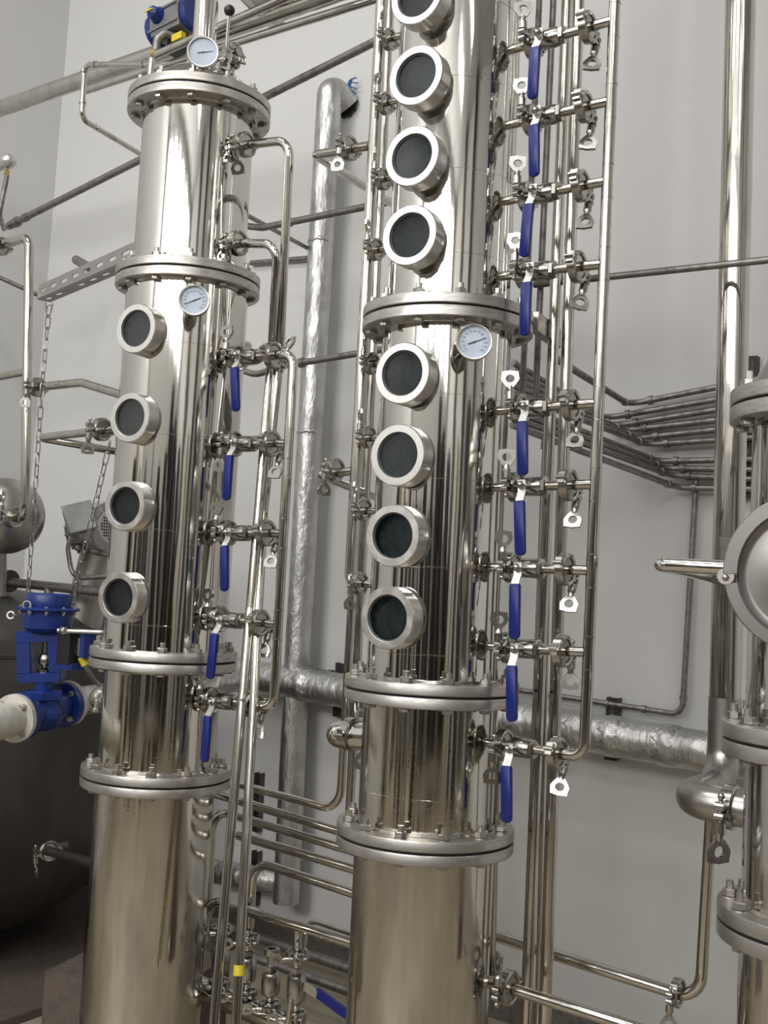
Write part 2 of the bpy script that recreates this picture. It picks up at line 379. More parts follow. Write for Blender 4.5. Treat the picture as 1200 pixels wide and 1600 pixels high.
# dial gauge, local Z toward the reader
def dial(p, face, r, label, name='dial_thermometer', needle=20, stem=None, seed=0, tail=.35, print_=True):
    root = thing(name, label, 'gauge', p)
    up = Z; M = frz(p, face, Z)
    mb = MB(); mb.lathe([(r*.30, -.03), (r*.85, -.028), (r*.96, -.022), (r*.96, -.004)], 36, M); mb.build('case', M_['fit'], root)
    mb = MB(); mb.lathe([(r*.9, -.006), (r, -.006), (r, .002), (r*.96, .004), (r*.9, .0035), (r*.88, -.002)], 40, M, closed=True); mb.build('bezel', M_['ring'], root)
    mb = MB(); mb.cyl(r*.91, -.005, -.0035, 36, M); dl = mb.build('dial', M_['white'], root)
    if print_:
        mb = MB()
        for i in range(61):
            a = math.radians(-135 + 270 * i / 60); big = i % 5 == 0
            R = M @ Matrix.Rotation(-a, 4, 'Z')
            mb.box((-.00022, r*(.72 if big else .77), -.0035), (.00022, r*.82, -.0031), R)
        tm = mb.build('scale_marks', M_['ink'], dl)
        for i in range(13):
            a = math.radians(-135 + 270 * i / 12)
            cu = bpy.data.curves.new('numeral', 'FONT'); cu.body = str(i * 10); cu.size = r * .17; cu.align_x = 'CENTER'; cu.align_y = 'CENTER'
            to = bpy.data.objects.new('tmp', cu); C.objects.link(to)
            dg = bpy.context.evaluated_depsgraph_get(); me = bpy.data.meshes.new_from_object(to.evaluated_get(dg))
            bpy.data.objects.remove(to); me.materials.clear(); me.materials.append(M_['ink'])
            inst(me, 'numeral', M @ Matrix.Translation((r*.6*math.sin(a), r*.6*math.cos(a), -.0032)), dl)
    R = M @ Matrix.Rotation(math.radians(needle), 4, 'Z')
    mb = MB(); mb.prism([(-r*tail, -.0012), (0, -.0014), (r*.68, -.0003), (r*.68, .0003), (0, .0014), (-r*tail, .0012)], -.0028, -.0022, R); mb.cyl(.0022, -.0034, -.0015, 12, M)
    mb.build('needle', M_['ink'], root)
    if stem is not None:
        mb = MB(); mb.tube([p - face.normalized()*.02] + stem, r*.2, 14, rad=.012); mb.build('stem', M_['fit'], root)
    return root

# ------------------------------------------------------------------ columns
class Tower:
    def __init__(s, name, label, a, b, c=CC):
        s.P0, s.P1 = PP(*a, c), PP(*b, c); s.u = (s.P0 - s.P1).normalized()
        base = s.P1 + s.u * (-s.P1.z / s.u.z); s.base = base
        s.root = thing(name, label, 'column', base)
        s.toc = V((-base.x, -base.y, 0)).normalized()
    def at(s, py):
        lo, hi = -1.0, 6.0
        for _ in range(50):
            m = (lo + hi) / 2; p = s.base + s.u * m
            if proj(p)[1] > py: lo = m
            else: hi = m
        return s.base + s.u * lo
    def M(s, p): return frz(p, s.u, V((0, 1, 0)))
    def h(s, py): return (s.at(py) - s.base).dot(s.u)
    def shell(s, y0, y1, r, m='shell', seams=()):
        z0, z1 = sorted((s.h(y0), s.h(y1))); B = s.M(s.base)
        me = MB().lathe([(r, z0), (r, (z0+z1)/2), (r, z1)], 96, None, caps=False).mesh('shell', M_[m], 60)
        o = inst(me, 'shell', B, s.root)
        for q in seams:
            z = s.h(q)
            sm = MB().lathe([(r - .001, z - .002), (r + .0011, z - .0010), (r + .0011, z + .0010), (r - .001, z + .002)], 72, None, closed=True).mesh('weld_seam', M_['shell'])
            inst(sm, 'weld_seam', B, o)
    def flange(s, py, r=.204, rin=.15, th=.024, nb=12, ph=0.0, rb=.181):
        p = s.at(py); B = s.M(p)
        pl = MB().lathe([(rin, -th), (r - .002, -th), (r, -th + .002), (r, -.002), (r - .001, -.0), (rin, 0)], 72, None, closed=True).mesh('flange_plate', M_['flange'])
        inst(pl, 'flange_plate', B @ Matrix.Translation((0, 0, th + .0026)), s.root)
        inst(pl, 'flange_plate', B @ Matrix.Translation((0, 0, -.0026)), s.root)
        gk = MB().lathe([(rin, -.0026), (r - .006, -.0026), (r - .006, .0026), (rin, .0026)], 64, None, closed=True).mesh('gasket', M_['gap'])
        inst(gk, 'gasket', B, s.root)
        wd = MB().lathe([(rin - .004, th), (rin + .006, th + .0015), (rin + .002, th + .008), (rin - .004, th + .010)], 64, None, closed=True).mesh('weld_seam', M_['fit'])
        inst(wd, 'weld_seam', B, s.root); inst(wd, 'weld_seam', B @ Matrix.Rotation(PI, 4, 'X'), s.root)
        for i in range(nb):
            a = 2 * PI * (i + ph) / nb
            inst(BOLT, 'bolt', B @ Matrix.Translation((rb*math.cos(a), rb*math.sin(a), 0)) @ Matrix.Diagonal((1, 1, th / .024, 1)) @ Matrix.Rotation(random.uniform(0, PI), 4, 'Z'), s.root)
def _notch(i, k, r, z):
    if (i % 24) < 3 and k in (2, 3, 4, 5): r -= .0065
    return r, z
SG_NUT = MB().lathe([(.058, .016), (.0695, .016), (.0705, .0165), (.0705, .030), (.0705, .0545), (.0690, .0572), (.0682, .0580), (.0530, .0580), (.0520, .0570), (.0520, .0505)], 96, None, closed=True, mod=_notch).mesh('ring_nut', M_['ring'], 24)
SG_NECK = MB().lathe([(.060, -.055), (.060, .022), (.063, .022), (.063, .044)], 48, None, caps=False).mesh('neck', M_['fit'])
SG_IN = MB().lathe([(.052, .052), (.052, .030), (.0005, .030)], 40, None, caps=False).mesh('chamber', M_['liquor'])
SG_GL = MB().lathe([(.0525, .046), (.0525, .0505)], 48).mesh('glass', M_['glass'])
SG_SEAL = MB().lathe([(.0492, .0507), (.0518, .0507), (.0518, .0525), (.0492, .052)], 48, None, closed=True).mesh('seal', M_['liquor'])
def sight_glass(tw, py, yaw, rc, s=1.0, roll=0.0):
    p = tw.at(py); a = tw.toc.copy(); a.rotate(Matrix.Rotation(-yaw, 3, 'Z'))
    M = frz(p + a * rc, a, Z) @ Matrix.Scale(s, 4)
    o = inst(SG_NECK, 'sight_glass', M, tw.root)
    R = M @ Matrix.Rotation(roll, 4, 'Z')
    inst(SG_NUT, 'ring_nut', R, o); inst(SG_IN, 'chamber', M, o); inst(SG_GL, 'glass', R, o); inst(SG_SEAL, 'seal', M, o)
    return o

# ------------------------------------------------------------------ pipes
def pts_(pl, c):
    out = []
    for q in pl: out.append(q if isinstance(q, Vector) else PP(q[0], q[1], q[2] if len(q) > 2 else c))
    return out
def pipe(name, label, pl, wpx, m='pipe', c=CC, cat='pipe', group=None, rad=None, parent=None, part='tube', collars=(), n=16, caps=True, at=0):
    P = pts_(pl, c); r = wid(P[at], wpx)
    mb = MB().tube(P, r, n, rad=rad, caps=caps)
    if parent is None and not collars:
        return props(mb.build(name, M_[m]), label, cat, group), P, r
    root = parent or thing(name, label, cat, P[0], group)
    t = mb.build(part, M_[m], root)
    for (i, f, k) in collars:        # segment, fraction, size factor
        q = P[i].lerp(P[i+1], f); B = frz(q, P[i+1] - P[i])
        MB().lathe([(r*.9, -r*.9), (r*k, -r*.8), (r*k, r*.8), (r*.9, r*.9)], 14, B).build('collar', M_[m], root)
    return root, P, r

def PY(px, py, y):
    r = ray(px, py); return cam_pos + r * (y / r.y)

# ------------------------------------------------------------------ three columns
mid = Tower('distillation_column', 'tall polished steel column in the middle with eight round sight glasses in a line', (717, 100), (664, 1303))
lef = Tower('distillation_column', 'shorter polished steel column on the left with domed head and four sight glasses', (312, 174), (244, 1211))
rig = Tower('distillation_column', 'steel column cut by the right edge of the photo with a large round hatch', (1314, 638), (1298, 1449))

def sight(tw, px, py, r, s=1.0, roll=0.0):
    """solve the height and the turn about the column from where the glass stands on it"""
    yaw, h = .55, tw.h(py)
    for _ in range(40):
        p = tw.base + tw.u * h; a = tw.toc.copy(); a.rotate(Matrix.Rotation(-yaw, 3, 'Z'))
        x, y = proj(p + a * (r + .055)); h += (y - py) * .0013; yaw += (x - px) * .0035
    sight_glass(tw, proj(tw.base + tw.u * h)[1], yaw, r, s, roll)

# middle column
mid.shell(-700, 497, .147, seams=(40, 160, 296, 421))
mid.shell(518, 1063, .154, seams=(632, 757, 888, 1018))
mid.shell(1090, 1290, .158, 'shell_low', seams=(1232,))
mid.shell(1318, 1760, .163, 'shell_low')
mid.flange(507, .204, .150, ph=.18); mid.flange(1077, .204, .155, ph=.30); mid.flange(1303, .206, .158, ph=.34)
for i, (px, py) in enumerate(((652, -8), (650, 118), (644, 244), (640, 367.5), (628.7, 583), (621, 711), (613.5, 837), (605, 965.6))):
    sight(mid, px, py, .151, .985, [.3, -.5, .9, -.2, .55, 1.2, .1, .8][i])
# left column
lef.shell(186, 432, .158, seams=())
lef.shell(456, 1020, .172, seams=(553, 690, 832, 974))
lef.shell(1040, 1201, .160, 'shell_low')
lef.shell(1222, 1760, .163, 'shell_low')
lef.flange(174, .204, .158, ph=.1); lef.flange(444, .204, .17, ph=.36); lef.flange(1028, .204, .165, ph=.3); lef.flange(1211, .206, .160, ph=.22)
for i, (px, py) in enumerate(((212, 513), (202.5, 652), (194.6, 790), (184, 933.5))):
    sight(lef, px, py, .156, .96, [.4, 1.0, .2, .7][i])
# one more sight glass on the far side of the left column, only its rim in view
_p = lef.at(540); sight_glass(lef, 540, -math.radians(104), .158, .55)
B = lef.M(lef.at(174))
inst(MB().lathe([(.152, .024), (.150, .044), (.138, .070), (.108, .096), (.066, .112), (.034, .117), (.034, .12)], 64, None, caps=False).mesh('domed_head', M_['shell'], 60), 'domed_head', B, lef.root)
inst(MB().lathe([(.034, .10), (.034, .118), (.043, .122), (.047, .124), (.047, .140), (.043, .142), (.034, .146), (.034, .9)], 40).mesh('vent_pipe', M_['shell']), 'vent_pipe', B, lef.root)
# right column with dome and hatch
rig.shell(660, 1140, .160, seams=(1090,)); rig.shell(1186, 1424, .160); rig.shell(1476, 1800, .163)
for y_, ph in ((638, .1), (1162, .42), (1449, .3)): rig.flange(y_, .204, .160, th=.028, nb=12, ph=ph)
B = rig.M(rig.at(638))
inst(MB().lathe([(.158, .03), (.155, .06), (.140, .095), (.105, .125), (.06, .142), (.001, .148)], 64, None, caps=False).mesh('domed_head', M_['vessel'], 60), 'domed_head', B, rig.root)
hc = PY(1262, 897, 1.92); hf = V((-.42, -1, 0)); H = frz(hc, hf)
MB().lathe([(.001, .014), (.07, .010), (.098, .002), (.104, .003), (.112, .010), (.116, .006), (.116, -.02)], 72, H, caps=False).build('hatch_lid', M_['hatch'], rig.root)
MB().lathe([(.104, -.16), (.104, -.02), (.114, -.018), (.114, -.006)], 64, H, caps=False).build('hatch_neck', M_['vessel'], rig.root)
def arc_band(a0, a1, r0, r1, z0, z1, M, n=30, taper=False):
    mb = MB(); vs = []; fs = []
    for i in range(n + 1):
        t = i / n; a = math.radians(a0 + (a1 - a0) * t); ca, sa = math.cos(a), math.sin(a)
        e = .0022
        for r, z in ((r0, z0), (r1, z0), (r1, z1 - e), (r1 - e, z1), (r0 + e, z1), (r0, z1 - e)): vs.append((r*ca, r*sa, z))
    for i in range(n):
        for k in range(6):
            l = (k + 1) % 6; fs.append((i*6+k, i*6+l, (i+1)*6+l, (i+1)*6+k))
    fs.append(tuple(range(6))[::-1]); fs.append(tuple(n*6 + k for k in range(6)))
    return mb.add(vs, fs, M)
o = arc_band(60, 183, .113, .139, -.022, .014, H).build('hatch_clamp', M_['hatch'], rig.root)
mb = MB(); mb.cyl(.0145, -.02, .012, 24, H @ Matrix.Translation((-.1335, -.012, 0))); mb.build('hinge_lug', M_['flange'], o)
mb = MB(); mb.ball(.0062, (-.1335, -.014, .013), 14, M=H); mb.build('hinge_pin', M_['nut'], o)
arc_band(191, 330, .114, .138, -.022, .010, H).build('hatch_clamp', M_['hatch'], rig.root)
for s in (-1, 1):
    mb = MB(); mb.box((-.124, .052 + s*.001, -.03), (-.110, .072, -.024), H); 
mb = MB(); mb.prism([(-.152, .058), (-.120, .058), (-.122, .040), (-.134, .030), (-.146, .036)], -.04, -.032, H); mb.cyl(.0075, -.041, -.0305, 16, H @ Matrix.Translation((-.136, .044, 0))); mb.build('hatch_lug', M_['fit'], rig.root)

# ------------------------------------------------------------------ dial thermometers
p = PY(741, 534, 2.42); q = mid.base + mid.u * ((p - mid.base).dot(mid.u))
dial(p, V((-p.x * .6 - .02, -p.y, .05)), .0405, 'round dial thermometer right below the upper flange of the middle column', needle=22, stem=[q + (p - q).normalized() * .13 - Z * .012])
p = PY(303.5, 469, 2.90); q = lef.base + lef.u * ((p - lef.base).dot(lef.u))
dial(p, V((-p.x * .4, -p.y, .05)), .0415, 'round dial thermometer below the second flange of the left column', needle=206, stem=[q + (p - q).normalized() * .15 - Z * .01], tail=.45)
p = PY(317, 81, 2.98); q = lef.at(174) + lef.u * .035 + lef.toc * .125
dial(p, V((-p.x * .4, -p.y, -.15)), .0435, 'round dial gauge standing in front of the vent pipe on the domed head', needle=12, stem=[p - Z * .05 + V((0, .022, 0)), q + V((0.01, 0, 0))], name='dial_gauge', print_=False)

# ------------------------------------------------------------------ ball valves, middle column
ordn = ['topmost', 'second from the top', 'third from the top', 'fourth from the top', 'fifth from the top', 'sixth from the top', 'seventh from the top', 'eighth from the top', 'lowest']
rows = [((831.7, 69), (918.7, 43), 0, -1, 0), ((829.5, 187.5), (913, 167), 3.5, -1, .3), ((823, 308), (908, 290.6), -2, -1, -.4), ((819, 427), (902, 417), 1, -1, .5),
        ((812, 640), (892, 633), 4, -1, 0), ((806.7, 761), (889, 758), 5, -1, .1), ((800.6, 887), (884, 890), 3, -1, 0), ((795, 1012), (879, 1017), 4, -1, 0), ((787.5, 1164), (870, 1177), 4, 1, .5)]
hdr = [(962, -25), (913, 1182)]
def on(line, y):
    (x0, y0), (x1, y1) = line; return x0 + (x1 - x0) * (y - y0) / (y1 - y0)
hroot = thing('manifold_pipe', 'upright header pipe right of the middle column joining its nine blue valves', 'pipe', PP(*hdr[1]))
hp = [PP(989, -700), PP(*hdr[1]), PP(872, 1177)]; hr = wid(PP(935, 600), 18.5)
MB().tube(hp, hr, 20, rad=.045).build('tube', M_['pipe'], hroot)
for i, (a, b, t, fa, ta) in enumerate(rows):
    v = ball_valve(a, b, 'ball valve with blue lever, %s of nine right of the middle column' % ordn[i], -math.radians(t), fa, 0, ta)
    A, B_ = PP(*a), PP(*b); x = (B_ - A).normalized()
    clamp(B_, x, v, toward=(N + Z * (-.35 if i != 7 else -.1)), flip=1, twist=.45 + random.uniform(-.35, .35), s=1.16)
    # nozzle on the column
    q = mid.base + mid.u * ((A - mid.base).dot(mid.u)) ; dirn = (A - q).normalized()
    MB().tube([q + dirn * .13, A], .0108, 14).build('nozzle', M_['pipe'], mid.root)
    if i < 8:
        hy = b[1] + (b[1] - a[1]) * .45; hq = PP(on(hdr, hy), hy)
        MB().tube([B_, hq], .0112, 16).build('branch_pipe', M_['pipe'], hroot)
        for dy in (-25, 27):
            s_ = PP(on(hdr, hy + dy), hy + dy)
            MB().lathe([(hr, -.0015), (hr + .0006, -.001), (hr + .0006, .001), (hr, .0015)], 20, frz(s_, hp[0] - hp[1])).build('weld_seam', M_['fit'], hroot)

# ball valves, left column
lrows = [((370.5, 560), (427, 555), 8, -1, .9), ((364.5, 694), (423, 693), 0, 1, -.5), ((355.5, 833), (415.5, 833), 5, -1, .8), ((342, 967), (405, 973), -3, -1, 1.4), ((330, 1094), (394, 1100), 0, -1, 1.2)]
lo = ['topmost', 'second from the top', 'middle one', 'fourth from the top', 'lowest']
lh = [(459, 553), (427, 1108)]
lroot = thing('manifold_pipe', 'upright header pipe right of the left column joining its five blue valves', 'pipe', PP(*lh[1]))
P_ = [PP(427, 555), PP(*lh[0]), PP(*lh[1]), PP(396, 1100)]; lr = wid(PP(445, 800), 15.5)
MB().tube(P_, lr, 20, rad=.045).build('tube', M_['pipe'], lroot)
for i, (a, b, t, fa, ta) in enumerate(lrows):
    v = ball_valve(a, b, 'ball valve with blue lever, %s of five right of the left column' % lo[i], -math.radians(t), fa, 0, ta)
    A, B_ = PP(*a), PP(*b); x = (B_ - A).normalized()
    clamp(B_, x, v, toward=(N + Z * -.3), flip=1 if i else -1, twist=.45 + random.uniform(-.35, .35), s=1.15)
    q = lef.base + lef.u * ((A - lef.base).dot(lef.u)); dirn = (A - q).normalized()
    MB().tube([q + dirn * .15, A], .0108, 14).build('nozzle', M_['pipe'], lef.root)
    if 0 < i < 4:
        hy = b[1] + (b[1] - a[1]) * .4; MB().tube([B_, PP(on(lh, hy), hy)], .0112, 16).build('branch_pipe', M_['pipe'], lroot)
        for dy in (-22, 24):
            s_ = PP(on(lh, hy + dy), hy + dy)
            MB().lathe([(lr, -.0015), (lr + .0006, -.001), (lr + .0006, .001), (lr, .0015)], 20, frz(s_, P_[1] - P_[2])).build('weld_seam', M_['fit'], lroot)

# ------------------------------------------------------------------ header left of the middle column
h2 = [(597, -25), (546, 908)]
r2 = thing('manifold_pipe', 'upright header pipe left of the middle column with small clamped branches', 'pipe', PP(*h2[1]))
MB().tube([PP(634, -700), PP(*h2[1]), PP(566, 912)], wid(PP(570, 400), 16.5), 20, rad=.045).build('tube', M_['pipe'], r2)
for i, (px, py) in enumerate(((608, 62), (602, 162), (598, 280), (587, 390), (581, 568), (575, 683), (568, 796), (562, 912))):
    A = PP(px, py); q = mid.base + mid.u * ((A - mid.base).dot(mid.u)); dirn = (A - q).normalized()
    st = PP(on(h2, py + 3), py + 3) if i < 7 else A
    MB().tube([st, q + dirn * .13], .0095, 14).build('branch_pipe', M_['pipe'], r2)
    clamp(A, dirn, r2, toward=-N - D * .0, flip=1 if i == 7 else -1, twist=[.9, .4, 1.1, 1.3, 1.0, .7, 1.2, 0][i], s=.92)

def clamp_on(root, px, py, axis, c=CC, **k): clamp(PP(px, py, c), axis, root, **k)
# branch pipes that leave it to the left and turn back to the wall
r_, P, r = pipe('branch_pipe', 'bent polished pipe with clamp left of the middle column, upper of two', [(577, 228), (492, 242), (640, 336, 3.0)], 14.5, parent=thing('branch_pipe', 'bent polished pipe with clamp left of the middle column, upper of two', 'pipe', PP(577, 228)), rad=.02)
clamp_on(r_, 546, 232, D, flip=1, twist=.2, s=1.05)
r_, P, r = pipe('branch_pipe', '', [(557, 735), (499, 742), (600, 782, 2.6)], 14, parent=thing('branch_pipe', 'bent polished pipe with clamp left of the middle column, lower of two', 'pipe', PP(557, 735)), rad=.02)
clamp_on(r_, 524, 734, D, flip=1, twist=1.2, s=1.0)

# large elbow low on the left of the middle column
er = thing('pipe_elbow', 'large polished elbow with clamp low on the left of the middle column', 'elbow', PP(545, 1146))
A = PP(560, 1147); q = PP(518, 1148)
MB().tube([A + D * .06, q, q + N * .35], .0335, 28, rad=.05, arc=10).build('tube', M_['shell'], er)
clamp(PP(549, 1147), D, er, flip=1, s=1.32, toward=N)

# ------------------------------------------------------------------ pipes between and behind the columns
pipe('riser_pipe', 'long polished riser pipe behind the middle valves, left of a close pair', [(914, -700, 2.42), (820, 1640, 2.42)], 18.5, at=1)
pipe('riser_pipe', 'long polished riser pipe behind the middle valves, right of a close pair', [(927, -700, 2.40), (850, 1640, 2.40)], 20, at=1)
pipe('riser_pipe', 'thin dark riser pipe squeezed between the close pair of risers', [(862, 700, 2.5), (838, 1640, 2.5)], 8)
def dline(label, end, start, run, w=9.5, upper=None, cs=2.75):
    c = CW - .045; pl = []
    if upper: pl.append((upper[0], upper[1], cs))
    pl += [(start[0], start[1], cs), (end[0], end[1], c), (run[0], run[1], c)]
    k = len(pl) - 3
    e = run[0] + 175, run[1] + (run[1] - end[1]) / (run[0] - end[0]) * 175
    pl[-1] = (e[0], e[1], c)
    pipe('conduit', label, pl, w, 'conduit', cat='conduit', rad=.05, collars=((k + 1, .12, 1.45), (k, .93, 1.35)), at=len(pl) - 2, n=12, group='grey conduits running to the right along the back wall')
dline('grey conduit, topmost of ten fanning to the right along the wall', (983, 632), (862, 556), (1115, 606))
dline('grey conduit, second from the top of ten fanning right along the wall', (943, 654), (800, 566), (1115, 625))
dline('grey conduit, third from the top of ten fanning right along the wall', (957, 666), (800, 578), (1115, 641), upper=None)
dline('grey conduit, fourth from the top of ten fanning right along the wall', (973, 673), (800, 590), (1115, 657))
dline('grey conduit, fifth from the top of ten fanning right along the wall', (993, 685), (800, 601), (1115, 672))
dline('grey conduit, sixth from the top of ten fanning right along the wall', (1011, 695), (800, 612), (1115, 688))
dline('grey conduit, seventh from the top of ten fanning right along the wall', (1027, 721), (800, 630), (1115, 719))
dline('grey conduit, third from the bottom of ten fanning right along the wall', (1040, 732), (800, 641), (1115, 733))
dline('grey conduit, second from the bottom of ten fanning right along the wall', (1049, 743), (800, 652), (1115, 746))
dline('grey conduit, lowest of ten fanning right along the wall', (1059, 762), (800, 664), (1115, 763))
pipe('conduit', 'dark upright conduit behind the middle valve levers, left of two', [(873, -700, 2.55), (815, 640, 2.55)], 9.5, 'conduit', cat='conduit')
pipe('conduit', 'dark upright conduit behind the middle valve levers, right of two', [(896, -700, 2.52), (836, 640, 2.52)], 10, 'conduit', cat='conduit')
pipe('conduit', 'grey conduit with collar bending down beside the paired risers', [(892, 395, 3.2), (868, 440, 2.5), (852, 760, 2.5), (836, 1200, 2.5)], 12, 'conduit', cat='conduit', rad=.06, collars=((1, .8, 1.35), (0, .9, 1.3)))
pipe('conduit', 'single grey conduit crossing in front of the tall right pipe', [(835, 445, 2.50), (1500, 374, 2.50)], 10.5, 'conduit', cat='conduit')
# the slotted flange bracket beside the middle column
mb = MB(); c0 = PP(838, 505, 2.36); c1 = PP(868, 528, 2.50)
mb.box((-.02, -.012, -.022), ((c1-c0).length + .02, .012, .022), frame(c0, c1 - c0, Z)); props(mb.build('support_bracket', M_['flange']), 'flat steel bracket behind the upper flange of the middle column', 'bracket')

pipe('riser_pipe', 'polished riser leaving the upper clamp of the left column, right of a pair', [(372, 226), (453, 219), (437, 560, 2.32), (412, 800, 2.32), (367, 1640, 2.32)], 13.5, rad=.05, at=2,
     parent=None)
x_ = [o for o in bpy.data.objects if o.name.startswith('riser_pipe')][-1]
def riser(label, pl, w, cl, tape=None):
    P = pts_(pl, CC); rt = thing('riser_pipe', label, 'pipe', P[0]); r = wid(P[2], w)
    MB().tube(P, r, 16, rad=.045).build('tube', M_['pipe'], rt)
    clamp(PP(*cl), D, rt, toward=N * .4 - N + Z * -.2, flip=1, twist=.3, s=1.15)
    clamp(PP(cl[0] - 12, cl[1] + 1), D, rt, toward=-N, flip=1, twist=-.5, s=.8)
    if tape:
        lo_, hi_ = 0.0, 1.0
        for _ in range(40):
            f_ = (lo_ + hi_) / 2
            if proj(P[-2].lerp(P[-1], f_))[1] < tape[1]: lo_ = f_
            else: hi_ = f_
        q = P[-2].lerp(P[-1], lo_); B = frz(q, P[-2] - P[-1])
        MB().lathe([(r * 1.12, -.012), (r * 1.12, .012)], 20, B).build('tape_band', M_['yellow'], rt)['label'] = 'yellow tape band'
    return rt
bpy.data.objects.remove(x_)
riser('polished riser from the upper clamp of the left column with yellow tape band', [(368, 228), (453, 219), (437, 560, 2.32), (412, 800, 2.30), (367, 1640, 2.08)], 14, (384, 226), (372, 1516, 2.115))
riser('polished riser from the lower clamp of the left column down to the floor', [(355, 380), (434, 381), (424, 560, 2.31), (391, 950, 2.24), (331, 1640, 2.06)], 14, (372, 380))

pipe('supply_pipe', 'polished pipe coming down and turning left, topmost of the low rack between the columns', [(641, -700, 2.5), (531, 1268, 2.5), (330, 1214, 2.5)], 13, rad=.06, at=1)
pipe('riser_pipe', 'polished upright pipe close behind the left header of the middle column', [(645, -700, 2.48), (545, 1300, 2.48)], 13)
pipe('supply_pipe', 'polished pipe in the low rack, second from the top', [(322, 1236, 2.5), (600, 1320, 2.5)], 13)
pipe('supply_pipe', 'polished pipe in the low rack bending down beside the left column', [(324, 1440, 2.5), (333, 1264, 2.5), (600, 1345, 2.5)], 13, rad=.06)
pipe('supply_pipe', 'polished pipe in the low rack, fourth from the top', [(372, 1305, 2.5), (600, 1372, 2.5)], 14)
pipe('supply_pipe', 'polished pipe in the low rack with a rounded bend at its left end', [(390, 1450, 2.5), (396, 1344, 2.5), (600, 1412, 2.5)], 14, rad=.06)
r_, P, r = pipe('supply_pipe', '', [(318, 1470, 2.45), (326, 1404, 2.45), (600, 1490, 2.45)], 16, rad=.06, parent=thing('supply_pipe', 'lowest polished pipe of the rack with a stub down to a valve', 'pipe', PP(326, 1404, 2.45)))
MB().tube([PP(466, 1446, 2.45), PP(464, 1500, 2.45)], wid(P[0], 13), 14).build('branch_pipe', M_['pipe'], r_)
pipe('supply_pipe', 'thin polished pipe bending over behind the lowest rack pipe', [(474, 1500, 2.7), (480, 1436, 2.7), (600, 1476, 2.7)], 8, rad=.04)
pipe('floor_pipe', 'dull pipe lying along the foot of the back wall', [(330, 1440, CW - .12), (640, 1545, CW - .12)], 15, 'conduit')
pipe('floor_pipe', 'second dull pipe lying on the floor in front of the wall pipe', [(380, 1490, CW - .5), (660, 1590, CW - .5)], 14, 'conduit')
pipe('supply_pipe', 'thin polished pipe hugging the right side of the middle column base', [(778, 1180, 2.33), (769, 1545, 2.33)], 9)

# lower right loop
rt = thing('return_pipe', 'polished pipe dropping beside the right column and turning left near the floor', 'pipe', PP(1094, 1562, 2.52))
MB().tube(pts_([(1113, 1240, 2.52), (1094, 1564, 2.52), (740, 1452, 2.52)], 2.52), wid(PP(1094, 1562, 2.52), 19), 18, rad=.055).build('tube', M_['pipe'], rt)
clamp_on(rt, 1058, 1551, D, c=2.52, flip=1, twist=.4, s=1.05)
rt = thing('drain_pipe', 'polished pipe near the floor right of the middle column with a clamp', 'pipe', PP(750, 1528, 2.3))
MB().tube([PP(735, 1524, 2.3), PP(1010, 1612, 2.3)], wid(PP(800, 1545, 2.3), 19), 18).build('tube', M_['pipe'], rt)
clamp_on(rt, 794, 1543, D, c=2.3, flip=-1, twist=.8, s=1.25)

# tall pipe on the right with its two bends
R0, q = PP(1172, -700, 2.62), PP(1130, 1226, 2.62)
rt = thing('vapour_pipe', 'thick polished pipe right of centre ending in a double bend', 'pipe', q)
MB().tube([R0, q + (R0 - q).normalized() * .12], .0366, 36).build('tube', M_['pipe'], rt)
t = .2
for _ in range(60): t += (proj(q - N * t)[0] - 1068) * .0006
q2 = q - N * t; e3 = q2 + D * .30
MB().tube([q + (R0 - q).normalized() * .20, q, q2, e3], .0378, 36, rad=[.085, .075], arc=12).build('bend', M_['vessel'], rt)
x0, y0 = proj(q2); 
t = .10
for _ in range(30):
    x1, _y = proj(q2 + D * t); t += (1141 - x1) * .0006
clamp(q2 + D * t, D, rt, s=1.5, flip=1, twist=1.0)
u0 = PP(1122, 903, 2.60); u1 = PP(1030, 882, 2.115); u2 = u1 + D * .33
props(MB().tube([u0, u1, u2], .0145, 24, rad=.02, arc=10).build('bypass_pipe', M_['shell']), 'short polished pipe pointing left beside the round hatch', 'pipe')

# ------------------------------------------------------------------ foil lagged pipes, conduits and brackets on the wall
cw = CW - .11
rt = thing('lagged_pipe', 'upright pipe wrapped in aluminium foil on the back wall', 'pipe', PP(464, 1040, cw))
MB().tube(pts_([(543, 166, CW - .02), (516, 128, cw), (464, 1040, cw), (447, 1410, cw)], cw), .054, 28, rad=.07, arc=8).build('foil_wrap', M_['foil'], rt)
for i, y in enumerate((378, 676)):
    B = frz(PP(on([(516, 128), (464, 1040)], y), y, cw), Z)
    MB().lathe([(.0545, -.008), (.0575, -.003), (.057, .004), (.0545, .008)], 28, B, mod=lambda i, k, r, z: (r, z + .004 * math.sin(i * 1.7))).build('foil_seam', M_['foil'], rt)
rt = thing('lagged_pipe', 'horizontal foil wrapped pipe crossing the back wall low down', 'pipe', PP(820, 1122, cw))
MB().tube(pts_([(372, 1052, cw - .02), (1270, 1203, cw - .02)], cw), .066, 30).build('foil_wrap', M_['foil'], rt)
for x in (478, 905, 960, 1045):
    y = 1052 + (x - 372) * .168
    MB().lathe([(.066, -.03), (.0705, -.012), (.070, .014), (.066, .03)], 30, frz(PP(x, y, cw - .02), D), mod=lambda i, k, r, z: (r, z + .012 * math.sin(i * 2.3))).build('foil_seam', M_['foil'], rt)
rt = thing('lagged_pipe', 'short foil wrapped elbow at the wall behind the left risers', 'pipe', PP(400, 1372, cw))
MB().tube(pts_([(330, 1360, cw), (432, 1378, cw), (440, 1376, CW)], cw), .05, 24, rad=.05).build('foil_wrap', M_['foil'], rt)
